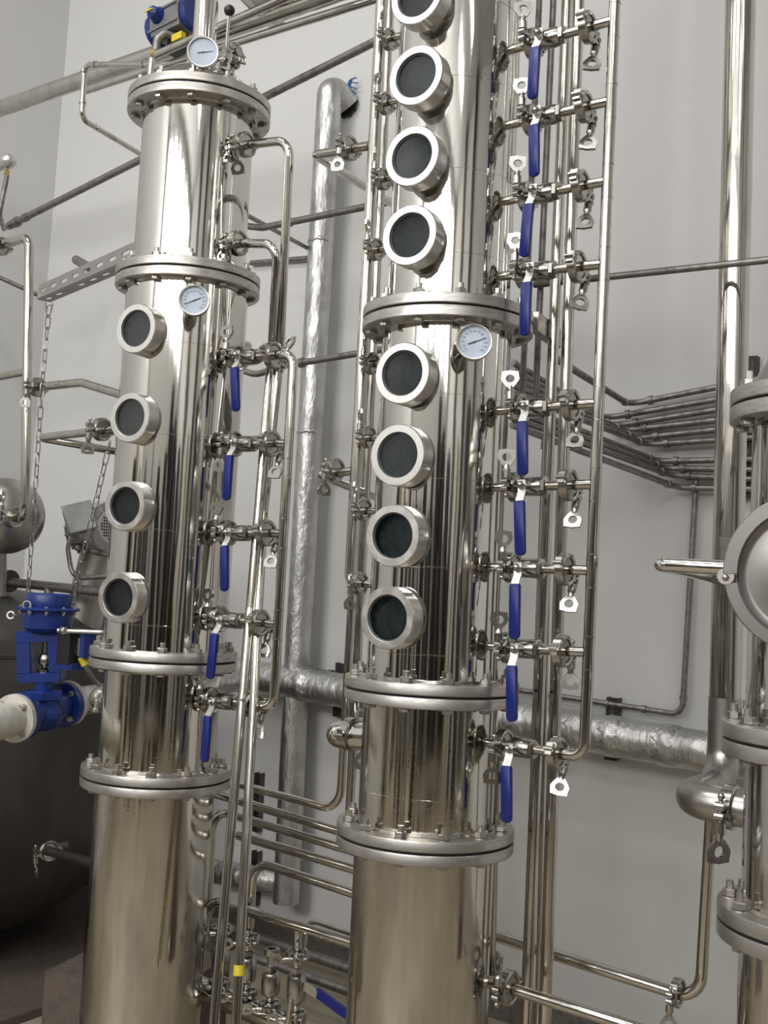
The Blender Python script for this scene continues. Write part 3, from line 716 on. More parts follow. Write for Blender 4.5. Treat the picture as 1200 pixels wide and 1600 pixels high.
# wall opening with a rag
A = PP(541, 164, CW - .012)
rt = thing('wall_sleeve', 'dark round opening in the wall at the top of the foil pipe with blue rag', 'opening', A)
MB().lathe([(.001, -.0), (.052, 0), (.058, .004), (.054, .012)], 30, frz(A + N * .005, -N), mod=lambda i, k, r, z: (r * (1 + .08 * math.sin(i * 2.1)), z)).build('sleeve', M_['dark'], rt)
mb = MB()
for i in range(7):
    a = -.6 + i * .35; b0 = A - N * .02 + D * .012 + Z * .035
    mb.tube([b0, b0 + D * (.03 * math.cos(a)) + Z * (.04 + .02 * math.sin(a * 3)) - N * .01, b0 + D * (.05 * math.cos(a) + .01) + Z * (.03 + .04 * math.sin(a * 2))], .006, 6, rad=.01, taper=.002)
mb.build('rag', M_['rag'], rt)['label'] = 'frayed blue rag'

K = CW - .03
pipe('conduit', 'thin grey conduit running along the wall and turning up right of the header', [(560, 1040, K), (1066, 1117, K), (1088, 745, K)], 9, 'conduit', cat='conduit', rad=.04, at=1, collars=((0, .74, 1.35), (0, .90, 1.35), (0, .80, 1.3), (1, .07, 1.3)))
pipe('conduit', 'thin grey conduit kinked over the foil pipe left of the middle column', [(428, 1072, K), (470, 1048, K), (500, 1050, K), (570, 1062, K)], 9, 'conduit', cat='conduit', rad=.04, collars=((2, .25, 1.4), (1, .5, 1.3)))
pipe('conduit', 'long grey conduit sloping up to the right behind the left column', [(12, 354, 2.95), (610, 53, 2.95)], 10.5, 'conduit', cat='conduit', collars=((0, .03, 1.5), (0, .06, 1.25), (0, .012, 1.2)), at=0)
pipe('conduit', 'grey conduit with collar between left risers and middle column at upper height', [(372, 352, 3.0), (410, 356, 3.0), (440, 350, 3.0), (640, 309, 3.0)], 10.5, 'conduit', cat='conduit', rad=.1, collars=((2, .06, 1.35),))
pipe('conduit', 'thin grey conduit descending to the wall left of the foil pipe', [(330, 306, 2.7), (492, 394, CW - .02)], 8, 'conduit', cat='conduit')
pipe('conduit', 'thin grey conduit flat on the wall behind the left risers', [(392, 411, CW - .02), (510, 401, CW - .02)], 8, 'conduit', cat='conduit')
pipe('conduit', 'grey conduit with collar between left risers and middle column at mid height', [(376, 578, 3.1), (400, 586, 3.1), (440, 572, 3.1), (640, 539, 3.1)], 10, 'conduit', cat='conduit', rad=.12, collars=((2, .17, 1.5), (2, .10, 1.3)))
pipe('conduit', 'thin grey conduit on the left side wall behind the upright pipe', [(-20, 425, 3.1), (62, 462, 3.3), (120, 448, 3.5)], 7, 'conduit', cat='conduit')

def channel(label, x0, y0, x1, y1, wpx, c, slots=0, cat='bracket', name='channel_bracket', depth=.03, m='bracket', group=None):
    a, b = PP(x0, y0, c), PP(x1, y1, c); L = (b - a).length; w = 2 * wid(a, wpx); t = .003
    xs = [0]
    if slots:
        pit = L / slots
        for i in range(slots): xs += [pit * (i + .28), pit * (i + .40), pit*(i+.68), pit * (i + .80)]
    xs.append(L); ys = [-w/2, -w*.17, -w*.10, w*.10, w*.17, w/2]
    bm = bmesh.new(); M = frame(a, b - a, (-N if abs((b-a).normalized().z) > .7 else Z)); grid = [[bm.verts.new((x, y, 0)) for y in ys] for x in xs]
    for i in range(len(xs) - 1):
        for j in range(len(ys) - 1):
            if slots and i % 4 in (1, 2, 3) and i > 0 and j in (1, 2, 3):
                q_ = (i % 4 in (1, 3)) and j in (1, 3)
                if not q_: continue
            bm.faces.new((grid[i][j], grid[i+1][j], grid[i+1][j+1], grid[i][j+1]))
    bmesh.ops.solidify(bm, geom=bm.faces[:], thickness=t)
    if m == 'strut': R = Matrix.Identity(4)
    for s in (-1, 1):
        v = [bm.verts.new(p) for p in ((0, s*w/2, 0), (L, s*w/2, 0), (L, s*w/2, -depth), (0, s*w/2, -depth), (0, s*(w/2-t), 0), (L, s*(w/2-t), 0), (L, s*(w/2-t), -depth), (0, s*(w/2-t), -depth))]
        for f in ((0,1,2,3), (7,6,5,4), (0,4,5,1), (3,2,6,7), (0,3,7,4), (1,5,6,2)): bm.faces.new([v[k] for k in f])
    bm.normal_update(); bmesh.ops.recalc_face_normals(bm, faces=bm.faces[:])
    me = bpy.data.meshes.new(name); bm.to_mesh(me); bm.free(); me.materials.append(M_[m])
    return props(inst(me, name, M), label, cat, group)
channel('dark channel bracket behind the foil pipe right of the middle valves', 957, 1090, 953, 1188, 20, CW - .032, 2)
channel('dark channel bracket behind the foil pipe left of the middle column', 531, 1036, 526, 1120, 17, CW - .032, 2)
channel('dark channel bracket behind the low rack beside the left risers, upper one', 402, 1208, 398, 1300, 12, CW - .032, 2)
channel('dark channel bracket behind the low rack beside the left risers, lower one', 398, 1330, 394, 1414, 13, CW - .032, 2)
channel('slotted channel on the wall holding the fan of conduits by the right column', 1176, 556, 1164, 778, 15, CW - .034, 7)

# ------------------------------------------------------------------ overhead pipes, top left
pipe('overhead_pipe', 'thick polished pipe sloping across the top left behind the domed head', [(-150, 222, 2.75), (640, -52, 2.75)], 33, at=1)
pipe('overhead_pipe', 'thin polished pipe running just below the thick overhead pipe', [(131, 143, 2.6), (250, 104, 2.6), (640, -18, 2.6)], 12, at=1)
pipe('overhead_pipe', 'thin polished pipe crossing in front of the thick overhead pipe', [(244, 86, 2.55), (520, -36, 2.55)], 13)
pipe('overhead_pipe', 'wide polished pipe joining the thick overhead pipe from above', [(352, -60, 2.5), (432, 22, 2.8)], 52)
rt = thing('loop_pipe', 'thin jointed pipe looping left of the domed head and down behind the column', 'pipe', PP(234, 120))
Pl = pts_([(234, 124, 2.234), (236, 101, 2.234), (132, 101, 2.3), (128, 186, 2.3), (255, 262, 2.75)], 2.3); r = wid(Pl[0], 9.5)
MB().tube(Pl[1:], r, 14, rad=.028).build('tube', M_['pipe'], rt); MB().tube([PP(234, 126), PP(237, 92)], r * 1.1, 14).build('stub_pipe', M_['pipe'], rt)
for i, f in ((1, .1), (1, .82), (2, .12), (2, .70), (3, .16)):
    MB().lathe([(r, -r*.5), (r*1.35, -r*.45), (r*1.35, r*.45), (r, r*.5)], 14, frz(Pl[i].lerp(Pl[i+1], f), Pl[i+1] - Pl[i])).build('collar', M_['pipe'], rt)

# actuated valve at the top left
A = PP(272, 38, 2.62); ax = (PP(320, 14, 2.62) - A).normalized(); F = frame(A, ax, Z)
rt = thing('valve_actuator', 'grey valve actuator with blue end caps behind the vent pipe', 'actuator', A)
MB().prism([(-.052, -.05), (.052, -.05), (.058, -.02), (.058, .02), (.045, .05), (-.045, .05), (-.058, .02), (-.058, -.02)], -.062, .075, F @ Matrix.Rotation(PI/2, 4, 'Z') @ Matrix.Rotation(PI/2, 4, 'X'), bev=.002).build('housing', M_['grey'], rt)
for s in (-1, 1):
    MB().prism([(.060*math.cos(a), .056*math.sin(a)) for a in [2*PI*k/16 for k in range(16)]], -.012, .012, F @ Matrix.Translation((-.083 if s < 0 else .088, 0, 0)) @ Matrix.Rotation(PI/2, 4, 'Y'), bev=.006).build('end_cap', M_['bluep'], rt)['label'] = 'blue end cap'
for z in (-.032, .032):
    MB().box((-.07, -.0605, z - .003), (.07, -.056, z + .003), F).build('rib', M_['grey'], rt)
kn = MB(); kn.lathe([(.030, 0), (.030, .01), (.024, .02), (.022, .036), (.012, .046), (.001, .048)], 24, F @ Matrix.Translation((-.018, -.052, .012)) @ Matrix.Rotation(PI/2, 4, 'X')); kn = kn.build('indicator', M_['bluep'], rt); kn['label'] = 'blue domed position indicator'
MB().prism([(-.016, -.003), (.016, -.003), (.016, .003), (-.016, .003)], .048, .052, F @ Matrix.Translation((-.018, -.052, .012)) @ Matrix.Rotation(PI/2, 4, 'X')).build('pointer', M_['yellow'], kn)['label'] = 'yellow pointer'
MB().tube([PP(274, 56, 2.6), PP(258, 52, 2.57), PP(246, 62, 2.55), PP(243, 84, 2.55)], .0145, 16, rad=.02).build('cable_elbow', M_['conduit'], rt)
MB().hexa(.018, -.008, .01, frz(PP(243, 84, 2.55), Z)).build('cable_nut', M_['brass'], rt)
MB().box((-.02, -.02, -.03), (.045, .02, .03), frame(PP(274, 72, 2.62), ax, Z)).build('mounting_block', M_['black'], rt)
MB().box((-.003, -.022, -.012), (.045, .0, .012), frame(PP(276, 64, 2.6), ax, Z)).build('travel_tag', M_['yellow'], rt)['label'] = 'yellow tag'

# lever valve with black ball knob beside the vent pipe
A = PP(362, 84, 2.234); rt = thing('lever_valve', 'small polished valve with upright rod and black ball knob by the vent pipe', 'valve', A)
F = frame(A, D, Z)
MB().cyl(.013, -.06, .03, 16, F @ Matrix.Rotation(PI/2, 4, 'Y')).build('body', M_['fit'], rt)
clamp(A + D * .012 - Z * .0, D, rt, s=.9, flip=1, twist=1.1); clamp(A - D * .002 - Z * .028, Z, rt, s=.9, toward=D, up=N)
MB().cyl(.012, -.10, -.005, 16, F).build('lower_neck', M_['fit'], rt)
B0, B1 = PP(354, 74, 2.19), PP(358, 20, 2.17)
MB().tube([B0, B1], .0045, 12).build('rod', M_['ring'], rt)
MB().ball(.0155, PP(358.5, 16.5, 2.17), 20).build('ball_knob', M_['black'], rt)

# ------------------------------------------------------------------ slotted strut, chains, blue control valve
a, b = PY(58, 467, 3.85), PY(229, 393, 3.15); L = (b - a).length
bm = bmesh.new(); w = .047; t = .003; n = 9
def holes(M, w):
    xs = [0]; pit = L / n
    for i in range(n): xs += [pit*(i+.22), pit*(i+.27), pit*(i+.73), pit*(i+.78)]
    xs.append(L); ys = [0, w*.36, w*.41, w*.59, w*.64, w]
    g = [[bm.verts.new(M @ V((x, y, 0))) for y in ys] for x in xs]; fs = []
    for i in range(len(xs)-1):
        for j in range(5):
            k = i % 4
            if i > 0 and k in (1, 2, 3) and j in (1, 2, 3) and not (k in (1, 3) and j in (1, 3)): continue
            fs.append(bm.faces.new((g[i][j], g[i+1][j], g[i+1][j+1], g[i][j+1])))
    return fs
f1 = holes(Matrix.Rotation(PI/2, 4, 'X') @ Matrix.Identity(4), w)
f2 = holes(Matrix.Identity(4), w)
bmesh.ops.remove_doubles(bm, verts=bm.verts[:], dist=1e-5)
bmesh.ops.solidify(bm, geom=bm.faces[:], thickness=t)
me = bpy.data.meshes.new('angle_bar'); bmesh.ops.recalc_face_normals(bm, faces=bm.faces[:]); bm.to_mesh(me); bm.free(); me.materials.append(M_['strut'])
F = frame(a, b - a, Z)
props(inst(me, 'angle_strut', F), 'grey slotted steel angle reaching left from the left column', 'strut')
pipe('pipe_stub', 'short open ended grey tube behind the slotted angle', [PY(119, 406, 3.9), PY(143, 420, 3.7)], 14, 'conduit', at=0)
p = PY(119, 406, 3.9)

def link_mesh():
    mb = MB(); R, hl, r = .0068, .0125, .0017; pts = []
    for i in range(9): a = PI * i / 8; pts.append((R*math.cos(a), 0, hl + R*math.sin(a)))
    for i in range(9): a = PI + PI * i / 8; pts.append((R*math.cos(a), 0, -hl + R*math.sin(a)))
    n = 6; vs = []; fs = []; m = len(pts)
    for i in range(m):
        p = V(pts[i]); T = (V(pts[(i+1) % m]) - V(pts[i-1])).normalized(); Y = V((0, 1, 0)); X = T.cross(Y)
        for k in range(n): an = 2*PI*k/n; vs.append(p + X*(r*math.cos(an)) + Y*(r*math.sin(an)))
    for i in range(m):
        j = (i+1) % m
        for k in range(n): l = (k+1) % n; fs.append((i*n+k, i*n+l, j*n+l, j*n+k))
    return mb.add(vs, fs).mesh('link', M_['fit'], 60)
LINK = link_mesh()
def chain(label, pts, s=1.0):
    rt = thing('chain', label, 'chain', pts[0]); tot = 0; k = 0; step = .033 * s
    for i in range(len(pts) - 1):
        a, b = pts[i], pts[i+1]; L = (b - a).length; m = max(1, round(L / step)); d = (b - a) / m
        for q in range(m):
            B = frz(a + d * (q + .5), b - a, V((.3, 1, 0))) @ Matrix.Rotation((k % 2) * PI/2 + random.uniform(-.35, .35) + .4, 4, 'Z') @ Matrix.Diagonal((s, s, s * (d.length / step), 1))
            inst(LINK, 'link', B, rt); k += 1
    return rt
yv = 3.75
chain('steel chain hanging from the left end of the slotted angle', [PY(77, 478, yv + .05), PY(66, 600, yv), PY(53, 800, yv), PY(43, 938, yv)], 1.15)
chain('steel chain hanging beside the left column down to the blue valve', [PY(172, 690, 3.5), PY(152, 776, 3.6), PY(139, 830, 3.65), PY(116, 925, yv), PY(113, 962, yv)], 1.15)
# hook ring at the strut end
props(MB().tube([PY(71, 470, yv + .05), PY(72, 490, yv + .05), PY(78, 493, yv + .05), PY(82, 474, yv + .05)], .0035, 8, rad=.01).build('shackle', M_['fit']), 'small steel shackle at the top of the long chain', 'shackle')

# control valve: everything from one axis
o_ = PY(66, 1110, yv); top = PY(77, 932, yv); ua = (top - o_).normalized(); Lz = (top - o_).length
k_ = yv * 1.03 / F_PX           # metres per photo pixel at its distance
rt = thing('control_valve', 'blue pneumatic control valve hanging on chains left of the left column', 'valve', o_)
Fv = frz(o_, ua, V((.3, 1, 0)))
flow = (PY(128, 1096, yv + .25) - PY(16, 1128, yv - .12)).normalized(); Xf = frame(o_, flow, Z)
XX = Xf @ Matrix.Rotation(PI/2, 4, 'Y')
def L_(prof, m, name, n=40, M=Fv, mod=None): return MB().lathe([(r * k_, z * k_) for r, z in prof], n, M, mod=mod).build(name, M_[m], rt)
L_([(28, 118), (36, 124), (37, 150), (33, 153)], 'bluep', 'lower_casing')
L_([(44, 150), (46.5, 151), (46.5, 153.5), (44, 155)], 'bluep', 'casing_rim')
L_([(33, 152), (34, 156), (34, 172), (32, 175), (29, 174), (27, 172), (.1, 172)], 'bluep', 'upper_casing')
for i in range(10):
    a = 2*PI*i/10 + .2
    mb = MB(); T_ = Fv @ Matrix.Translation((41*k_*math.cos(a), 41*k_*math.sin(a), 152*k_)); mb.hexa(2.8*k_, 2*k_, 4.5*k_, T_); mb.hexa(2.8*k_, -6*k_, -1.5*k_, T_); mb.cyl(1.5*k_, -8*k_, 5*k_, 8, T_); mb.build('bolt', M_['nut'], rt)
mb = MB(); W = 27 * k_; dd = 15 * k_
yk = frame(o_, (PY(120, 1000, yv) - PY(20, 1004, yv)), ua)
Yp = yk @ Matrix.Rotation(PI/2, 4, 'X')
mb.prism([(-33*k_, 48*k_), (-28*k_, 43*k_), (30*k_, 43*k_), (33*k_, 49*k_), (33*k_, 57*k_), (-33*k_, 57*k_)], -dd, dd, Yp, bev=.003)
mb.prism([(-33*k_, 56*k_), (-12*k_, 56*k_), (-12*k_, 104*k_), (-33*k_, 112*k_)], -dd*.95, dd*.95, Yp, bev=.004)
mb.prism([(15*k_, 56*k_), (33*k_, 56*k_), (33*k_, 112*k_), (14*k_, 104*k_)], -dd*.95, dd*.95, Yp, bev=.004)
mb.prism([(-33*k_, 103*k_), (33*k_, 103*k_), (33*k_, 121*k_), (-33*k_, 121*k_)], -dd, dd, Yp, bev=.003)
mb.build('yoke', M_['bluep'], rt)
L_([(3.5, 40), (3.5, 62), (3, 64), (3, 108)], 'ring', 'stem', 16); L_([(9, 56), (11, 57), (11, 61), (7, 63), (4, 65)], 'fit', 'packing_nut', 20)
L_([(6, 67), (10, 70), (11, 75), (9, 83), (6, 86), (6, 98), (6, 104)], 'fit', 'stem_coupling', 20)
L_([(14, 20), (14, 46)], 'bluep', 'neck', 24)
L_([(28, 16), (31, 18), (31, 28), (28, 30)], 'bluep', 'bonnet', 6)
mb = MB(); mb.ball(28*k_, (0, 0, -6*k_), 24, 1.15, 1, .9, M=Fv); mb.lathe([(23*k_, -52*k_), (22*k_, 0), (23*k_, 52*k_)], 28, XX); mb.lathe([(25*k_, 0), (25*k_, 17*k_)], 28, Fv); mb.build('valve_body', M_['bluep'], rt, 50)
for s in (-1, 1):
    MB().lathe([(33*k_, 48*s*k_), (35*k_, 49.5*s*k_), (35*k_, 57*s*k_), (33*k_, 58*s*k_)], 40, XX).build('body_flange', M_['bluep'], rt)
    mb = MB(); mb.lathe([(33*k_, 59*s*k_), (35*k_, 60*s*k_), (35*k_, 68*s*k_), (30*k_, 69*s*k_)], 40, XX); fo = mb.build('counter_flange', M_['lag'], rt)
    for i in range(4):
        a = PI/4 + i*PI/2; T_ = XX @ Matrix.Translation((27*k_*math.cos(a), 27*k_*math.sin(a), 0))
        mb = MB(); mb.hexa(5*k_, min(s*41, s*48)*k_, max(s*41, s*48)*k_, T_); mb.hexa(5*k_, min(s*69, s*76)*k_, max(s*69, s*76)*k_, T_); mb.build('bolt', M_['nut'], rt)
po = PY(116, 1010, yv - .03); Fp = frame(po, D, ua)
MB().box((-20*k_, -16*k_, -26*k_), (9*k_, 16*k_, 26*k_), Fp).build('positioner', M_['black'], rt)['label'] = 'black positioner box'
MB().box((-22*k_, -14*k_, -34*k_), (14*k_, 12*k_, -24*k_), Fp).build('positioner_base', M_['bluep'], rt)
MB().box((24*k_, -10*k_, -14*k_), (34*k_, 12*k_, 22*k_), Fp).build('regulator', M_['bluep'], rt)
MB().box((8*k_, -8*k_, -12*k_), (24*k_, 10*k_, 14*k_), Fp).build('regulator_block', M_['fit'], rt)
MB().tube([PY(90, 985, yv - .1), PY(104, 986, yv - .1), PY(165, 988, yv - .1), PY(190, 990, yv + .1)], 3.2*k_, 12, rad=.02).build('air_tube', M_['ring'], rt)
MB().hexa(6*k_, 0, 9*k_, frz(PY(96, 985, yv - .1), D)).build('tube_nut', M_['nut'], rt)
MB().cyl(6.5*k_, -7*k_, 7*k_, 16, frz(PY(131, 1033, yv - .05), PY(135, 1040, yv) - PY(128, 1026, yv))).build('cable_gland', M_['yellow'], rt)['label'] = 'yellow cable gland'
MB().tube([PY(126, 1024, yv - .05), PY(138, 1050, yv - .05), PY(150, 1068, yv), PY(180, 1085, yv)], 3.6*k_, 10, rad=.06).build('cable', M_['conduit'], rt)
eb = PY(17, 961, yv - .02)
mb = MB(); mb.tube([eb + D * .012, PY(44, 961, yv)], 2.2*k_, 8); mb.lathe([(4.2*k_, -1.5*k_), (6.2*k_, -1.5*k_), (6.2*k_, 1.5*k_), (4.2*k_, 1.5*k_)], 20, frz(eb, V((-.1, -1, .1))), closed=True); mb.build('eye_bolt', M_['ring'], rt)
mb = MB(); mb.lathe([(4.8*k_, -1*k_), (6.4*k_, -1*k_), (6.4*k_, 1*k_), (4.8*k_, 1*k_)], 20, frz(PY(42, 945, yv - .08), V((0, -1, 0))), closed=True); mb.build('lifting_eye', M_['ring'], rt)
# lagged steam pipe through the valve
a1, a2 = o_ - flow * 69 * k_, o_ + flow * 69 * k_
rt = thing('lagged_pipe', 'pale lagged pipe entering the blue valve from the left', 'pipe', a1)
MB().tube([a1, a1 - flow * .9], 25*k_, 28).build('lagging', M_['lag'], rt)
rt = thing('lagged_pipe', 'pale lagged pipe leaving the blue valve towards the left column', 'pipe', a2)
MB().tube([a2, PP(330, 1068, CW - .5), PP(395, 1058, CW - .13)], 23*k_, 28, rad=.1).build('lagging', M_['foil'], rt)

# ------------------------------------------------------------------ tanks and motor on the left
tx = V((-1.735, 4.60, 0)); Rt = .72
tk = thing('storage_tank', 'big dull dark steel tank low on the left behind the blue valve', 'tank', tx)
zt = PY(20, 965, tx.y - Rt * .8).z
MB().lathe([(.001, .08), (.3, .10), (.5, .16), (.62, .25), (.69, .37), (Rt, .54), (Rt, zt - .10), (.70, zt - .05), (.64, zt), (.5, zt + .04), (.3, zt + .07), (.001, zt + .09)], 96, Matrix.Translation(tx)).build('tank_shell', M_['tank'], tk, 60)
MB().lathe([(Rt, zt - .150), (Rt + .004, zt - .146), (Rt + .004, zt - .134), (Rt, zt - .13)], 80, Matrix.Translation(tx), closed=True).build('weld_seam', M_['tank'], tk)
for i in range(4):
    a = PI/4 + i*PI/2; q = tx + V((.45*math.cos(a), .45*math.sin(a), 0)); MB().tube([q + Z*.16, q], .045, 20).build('leg', M_['tank'], tk)
# nozzle on the tank with clamp
A = PY(76, 1330, 3.92); rt = thing('outlet_pipe', 'dull outlet pipe with clamp low on the dark tank', 'pipe', A)
MB().tube([A - D*.02 + N*.09, A - D*.02, PY(165, 1354, 3.6)], .0165, 16, rad=.01).build('tube', M_['tank'], rt); clamp(A, PY(165, 1354, 3.6) - A, rt, s=1.15, flip=1, twist=-.2)
# small vessel with rounded end
A = PY(-35, 803, 4.0); B_ = PY(30, 803, 4.1); ax = D
vs = thing('vessel', 'small steel vessel with rounded end at the left edge above the tank', 'vessel', A)
Fc = frz(PY(5, 806, 4.1), D)
MB().lathe([(.14, -.6), (.14, -.01), (.137, .04), (.125, .08), (.10, .11), (.06, .132), (.001, .14)], 56, Fc, caps=True).build('vessel_shell', M_['vessel'], vs, 60)
MB().tube([PY(-4, 840, 4.15), PY(-6, 932, 4.15)], .035, 20).build('leg', M_['vessel'], vs)
rt = thing('riser_pipe', 'polished pipe at the left edge bending down into the small vessel', 'pipe', PP(42, 600, 2.42))
c_ = 2.42; MB().tube(pts_([(-30, 392, c_), (46, 370, c_), (39, 806, c_), (12, 812, c_ + .02)], c_), wid(PP(42, 500, c_), 15), 16, rad=.04).build('tube', M_['pipe'], rt)
clamp_on(rt, 21, 808, D, c=c_, flip=-1, twist=1.0, s=1.25)
clamp_on(rt, 2, 385, D, c=c_, flip=1, twist=.3, s=1.1)
MB().tube(pts_([(42, 581, c_), (-30, 594, c_)], c_), wid(PP(42, 500, c_), 12), 14).build('branch_pipe', M_['pipe'], rt)
rt = thing('branch_pipe', 'polished pipe with a flat bend from the left riser to the left column, higher one', 'pipe', PP(58, 606, c_))
MB().tube(pts_([(46, 606, c_), (128, 598, c_), (240, 632, c_ - .05)], c_), wid(PP(58, 606, c_), 13.5), 16, rad=.08).build('tube', M_['pipe'], rt); clamp_on(rt, 59, 605, D, c=c_, flip=1, twist=.5, s=1.1)
rt = thing('branch_pipe', 'hairpin polished pipe with clamp beside the second sight glass of the left column', 'pipe', PP(155, 672))
MB().tube(pts_([(205, 668, CC), (62, 684, CC), (215, 711, 2.5)], CC), wid(PP(155, 670), 13), 16, rad=.012).build('tube', M_['pipe'], rt); clamp_on(rt, 159, 671, D, flip=1, twist=.9, s=1.15)
rt = thing('flanged_pipe', 'dull horizontal pipe with a bolted flange above the dark tank', 'pipe', PP(10, 908, 2.75))
pa, pb = PP(-30, 905, 2.75), PP(190, 928, 2.75); MB().tube([pa, pb], wid(pa, 14), 16).build('tube', M_['conduit'], rt)
for x in (3, 15): MB().lathe([(.042, -.008), (.044, -.006), (.044, .006), (.042, .008)], 28, frz(PP(x, 908, 2.75), pb - pa)).build('flange', M_['bracket'], rt)
for k in range(4):
    a = k*PI/2 + .6; q = PP(9, 908, 2.75) + (Z*math.sin(a) + N*math.cos(a))*.033; B = frz(q, pb - pa); mb = MB(); mb.hexa(.009, -.03, .03, B); mb.build('bolt', M_['nut'], rt)
q = PP(77, 917, 2.75); MB().tube([q, q + Z*.0 - Z*.06], .018, 14).build('stub_pipe', M_['conduit'], rt)
# hose and junction at the far left
jr = thing('junction_box', 'small round metal junction head with brass gland at the left edge', 'fitting', PP(11, 252, 2.6))
MB().ball(.032, PP(13, 252, 2.6), 24, 1, 1, .9).build('head', M_['cowl'], jr); MB().cyl(.02, 0, .08, 18, frz(PP(8, 254, 2.6), -D - Z*.2)).build('side_neck', M_['cowl'], jr)
MB().hexa(.011, -.012, .012, frz(PP(10.5, 270, 2.6), Z)).build('gland', M_['brass'], jr)['label'] = 'brass gland'
props(MB().tube(pts_([(11, 274, 2.6), (4, 310, 2.6), (-1, 335, 2.6), (6, 358, 2.85), (12, 354, 2.95)], 2.6), .0095, 12, rad=.08).build('hose', M_['conduit']), 'grey flexible hose hanging from the junction head', 'hose')

# agitator motor on a leaning shaft housing
mc = PY(146, 826, 4.4); mt = thing('agitator_motor', 'grey green motor on a leaning steel shaft housing behind the left column', 'motor', mc)
k4 = 4.4 * 1.0 / F_PX * .9; fa_ = V((1.0, -.75, .10)).normalized(); Fm = frz(mc, fa_)
MB().lathe([(34*k4, -34*k4), (41*k4, -26*k4), (41*k4, 20*k4), (38*k4, 22*k4)], 40, Fm).build('motor_body', M_['motor'], mt)
for i in range(20):
    a = 2*PI*i/20; R = Fm @ Matrix.Rotation(a, 4, 'Z'); MB().box((-1*k4, 39*k4, -24*k4), (1*k4, 45*k4, 16*k4), R).build('cooling_fin', M_['motor'], mt)
cw_ = MB().lathe([(46*k4, 14*k4), (46*k4, 34*k4), (43*k4, 40*k4), (27*k4, 48*k4), (26*k4, 47*k4), (.1, 47*k4)], 44, Fm).build('fan_cowl', M_['cowl'], mt)
mb = MB()
for i in range(-4, 5):
    for j in range(-4, 5):
        if i*i + j*j < 19: mb.box((i*5*k4 - 1.6*k4, j*5*k4 - 1.6*k4, 46*k4), (i*5*k4 + 1.6*k4, j*5*k4 + 1.6*k4, 47.3*k4), Fm)
g_ = mb.build('cowl_grille', M_['dark'], cw_)
bx = PY(124, 812, 4.12); Fb = frame(bx, V((.9, .35, .32)), V((-.3, .2, 1)))
MB().prism([(-19*k4, -22*k4), (19*k4, -22*k4), (22*k4, -19*k4), (22*k4, 19*k4), (19*k4, 22*k4), (-19*k4, 22*k4), (-22*k4, 19*k4), (-22*k4, -19*k4)], -12*k4, 14*k4, Fb @ Matrix.Rotation(PI/2, 4, 'X'), bev=2*k4).build('terminal_box', M_['motor'], mt)
MB().prism([(-21*k4, -24*k4), (21*k4, -24*k4), (24*k4, 24*k4), (-24*k4, 24*k4)], 14*k4, 18*k4, Fb @ Matrix.Rotation(PI/2, 4, 'X'), bev=1*k4).build('box_lid', M_['motor'], mt)
s0, s1 = PY(158, 862, 4.4), PY(126, 985, 4.4)
MB().lathe([(43*k4, -4*k4), (45*k4, -3*k4), (45*k4, 3*k4), (43*k4, 4*k4)], 36, frz(s0, s0 - s1)).build('motor_flange', M_['fit'], mt)
MB().lathe([(34*k4, 0), (34*k4, (s0 - s1).length - 5*k4)], 36, frz(s1, s0 - s1)).build('shaft_housing', M_['vessel'], mt)
MB().lathe([(44*k4, -10*k4), (44*k4, 0), (36*k4, 5*k4)], 36, frz(s1, s0 - s1)).build('mounting_flange', M_['vessel'], mt)
MB().tube([PY(113, 822, 4.2), PY(106, 858, 4.2), PY(112, 898, 4.2), PY(130, 903, 4.15), PY(170, 900, 4.1)], 4*k4, 12, rad=.06).build('cable_hose', M_['conduit'], mt)
MB().hexa(6*k4, -4*k4, 5*k4, frz(PY(113, 824, 4.2), Z)).build('hose_nut', M_['brass'], mt)
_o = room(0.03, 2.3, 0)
props(MB().box((0, 0, 0), (1.75, 2.2, .03), frame(_o, D, Z)).build('tank_shade_slab', M_['plinth']), 'low dark brown slab added as floor shade under the big tank', 'slab')  # dark slab put in to darken the shaded floor under the tank
# floor plinth in front of the tank
f0 = PY(71, 1517, 3.55); F = frame(V((f0.x, f0.y, 0)), V((.93, -.36, 0)), Z)
props(MB().box((0, 0, 0), (.42, .42, f0.z), F).build('metal_plinth', M_['plinth']), 'brownish metal plinth on the floor at the lower left', 'plinth')
# small flanged ball and clamp left of the lower left column section
A = PP(153, 1090, 2.3); rt = thing('inspection_cap', 'rounded cap with bright clamp pin left of the lower left column section', 'fitting', A)
MB().ball(.036, A + D*.015, 26, 1, 1, 1).build('cap', M_['vessel'], rt)
MB().tube([A + D*.0, A + D*.12], .022, 18).build('neck', M_['pipe'], rt)
MB().tube([PP(154, 1083, 2.22), PP(148, 1113, 2.22)], .0045, 10).build('pin', M_['ring'], rt)
for x, y in ((155, 1086), (152.5, 1096), (149.5, 1110)): MB().hexa(.008, -.006, .006, frz(PP(x, y, 2.22), Z)).build('pin_nut', M_['ring'], rt)

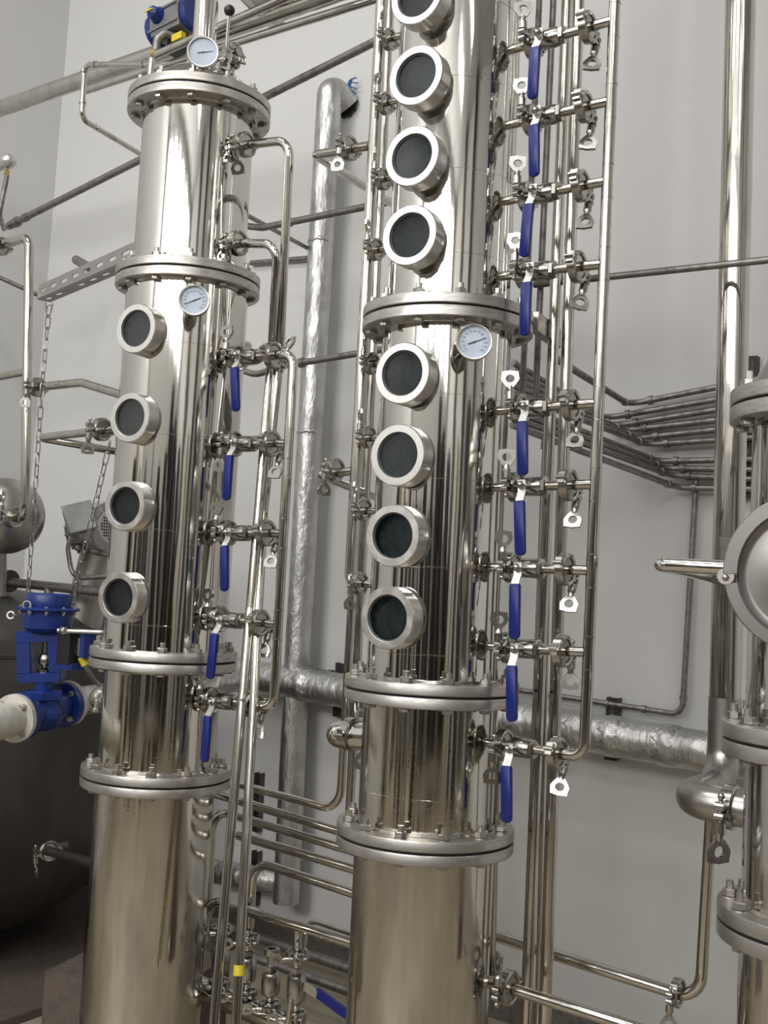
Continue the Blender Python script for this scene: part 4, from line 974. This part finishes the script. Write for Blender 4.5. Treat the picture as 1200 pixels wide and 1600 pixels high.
# ------------------------------------------------------------------ low valve manifold between the columns
m0, m1 = PP(300, 1538, 2.42), PP(520, 1634, 2.42)
rt = thing('floor_manifold', 'fat polished manifold pipe near the floor between the columns', 'pipe', m0)
MB().tube([m0, m1], .032, 26).build('tube', M_['pipe'], rt)
def fvalve(x, ty, by, label, lever=False, top_open=False):
    a, b = PP(x + 2, ty, 2.42), PP(x - 2, by, 2.42); u = (a - b).normalized(); L = (a - b).length
    t = thing('upright_valve', label, 'valve', b, 'upright valves on the floor manifold'); B = frz(b, u)
    MB().lathe([(.013, -.03), (.013, L*.22), (.011, L*.30), (.013, L*.34)], 18, B).build('lower_neck', M_['pipe'], t)
    MB().lathe([(.014, L*.32), (.024, L*.36), (.026, L*.40), (.026, L*.62), (.023, L*.66), (.016, L*.68)], 28, B).build('valve_body', M_['fit'], t)
    MB().hexa(.018, L*.68, L*.76, B).build('hex_collar', M_['fit'], t)
    if top_open: MB().lathe([(.012, L*.74), (.012, L*.9), (.022, L*.92), (.022, L), (.011, L), (.011, L*.86), (.001, L*.86)], 24, B).build('open_ferrule', M_['fit'], t)
    else:
        MB().cyl(.011, L*.74, L*1.02, 16, B).build('upper_neck', M_['pipe'], t); clamp(b + u*L*.90, u, t, toward=-N + D*.9, up=D, twist=.4, s=1.05)
    clamp(b + u*L*.20, u, t, toward=-N + D*.6, up=D, s=1.0, twist=.3)
    if lever:
        q = b + u*L*.56; MB().box((0, -.004, -.010), (.05, .003, .010), frame(q + D*.028, D*1 - N*.1 - Z*.16, Z)).build('lever', M_['ring'], t)
        e = q + D*.07; lv = MB(); lv.box((0, -.005, -.012), (.13, .005, .012), frame(e - Z*.004, D - N*.1 - Z*.22, Z)); lv.build('grip', M_['blue'], t)
    return t
fvalve(344, 1440, 1560, 'upright polished valve on the floor manifold, nearest the left column')
fvalve(386, 1455, 1575, 'upright polished valve on the floor manifold behind the yellow taped riser')
fvalve(423, 1482, 1592, 'open topped upright valve on the floor manifold, third from the left', top_open=True)
fvalve(463, 1478, 1612, 'upright valve with dark blue lever on the floor manifold, rightmost', lever=True)
pipe('floor_pipe', 'short curved polished pipe beside the rightmost floor valve', [(455, 1560, 2.2), (450, 1600, 2.2), (432, 1618, 2.2)], 9, rad=.05)
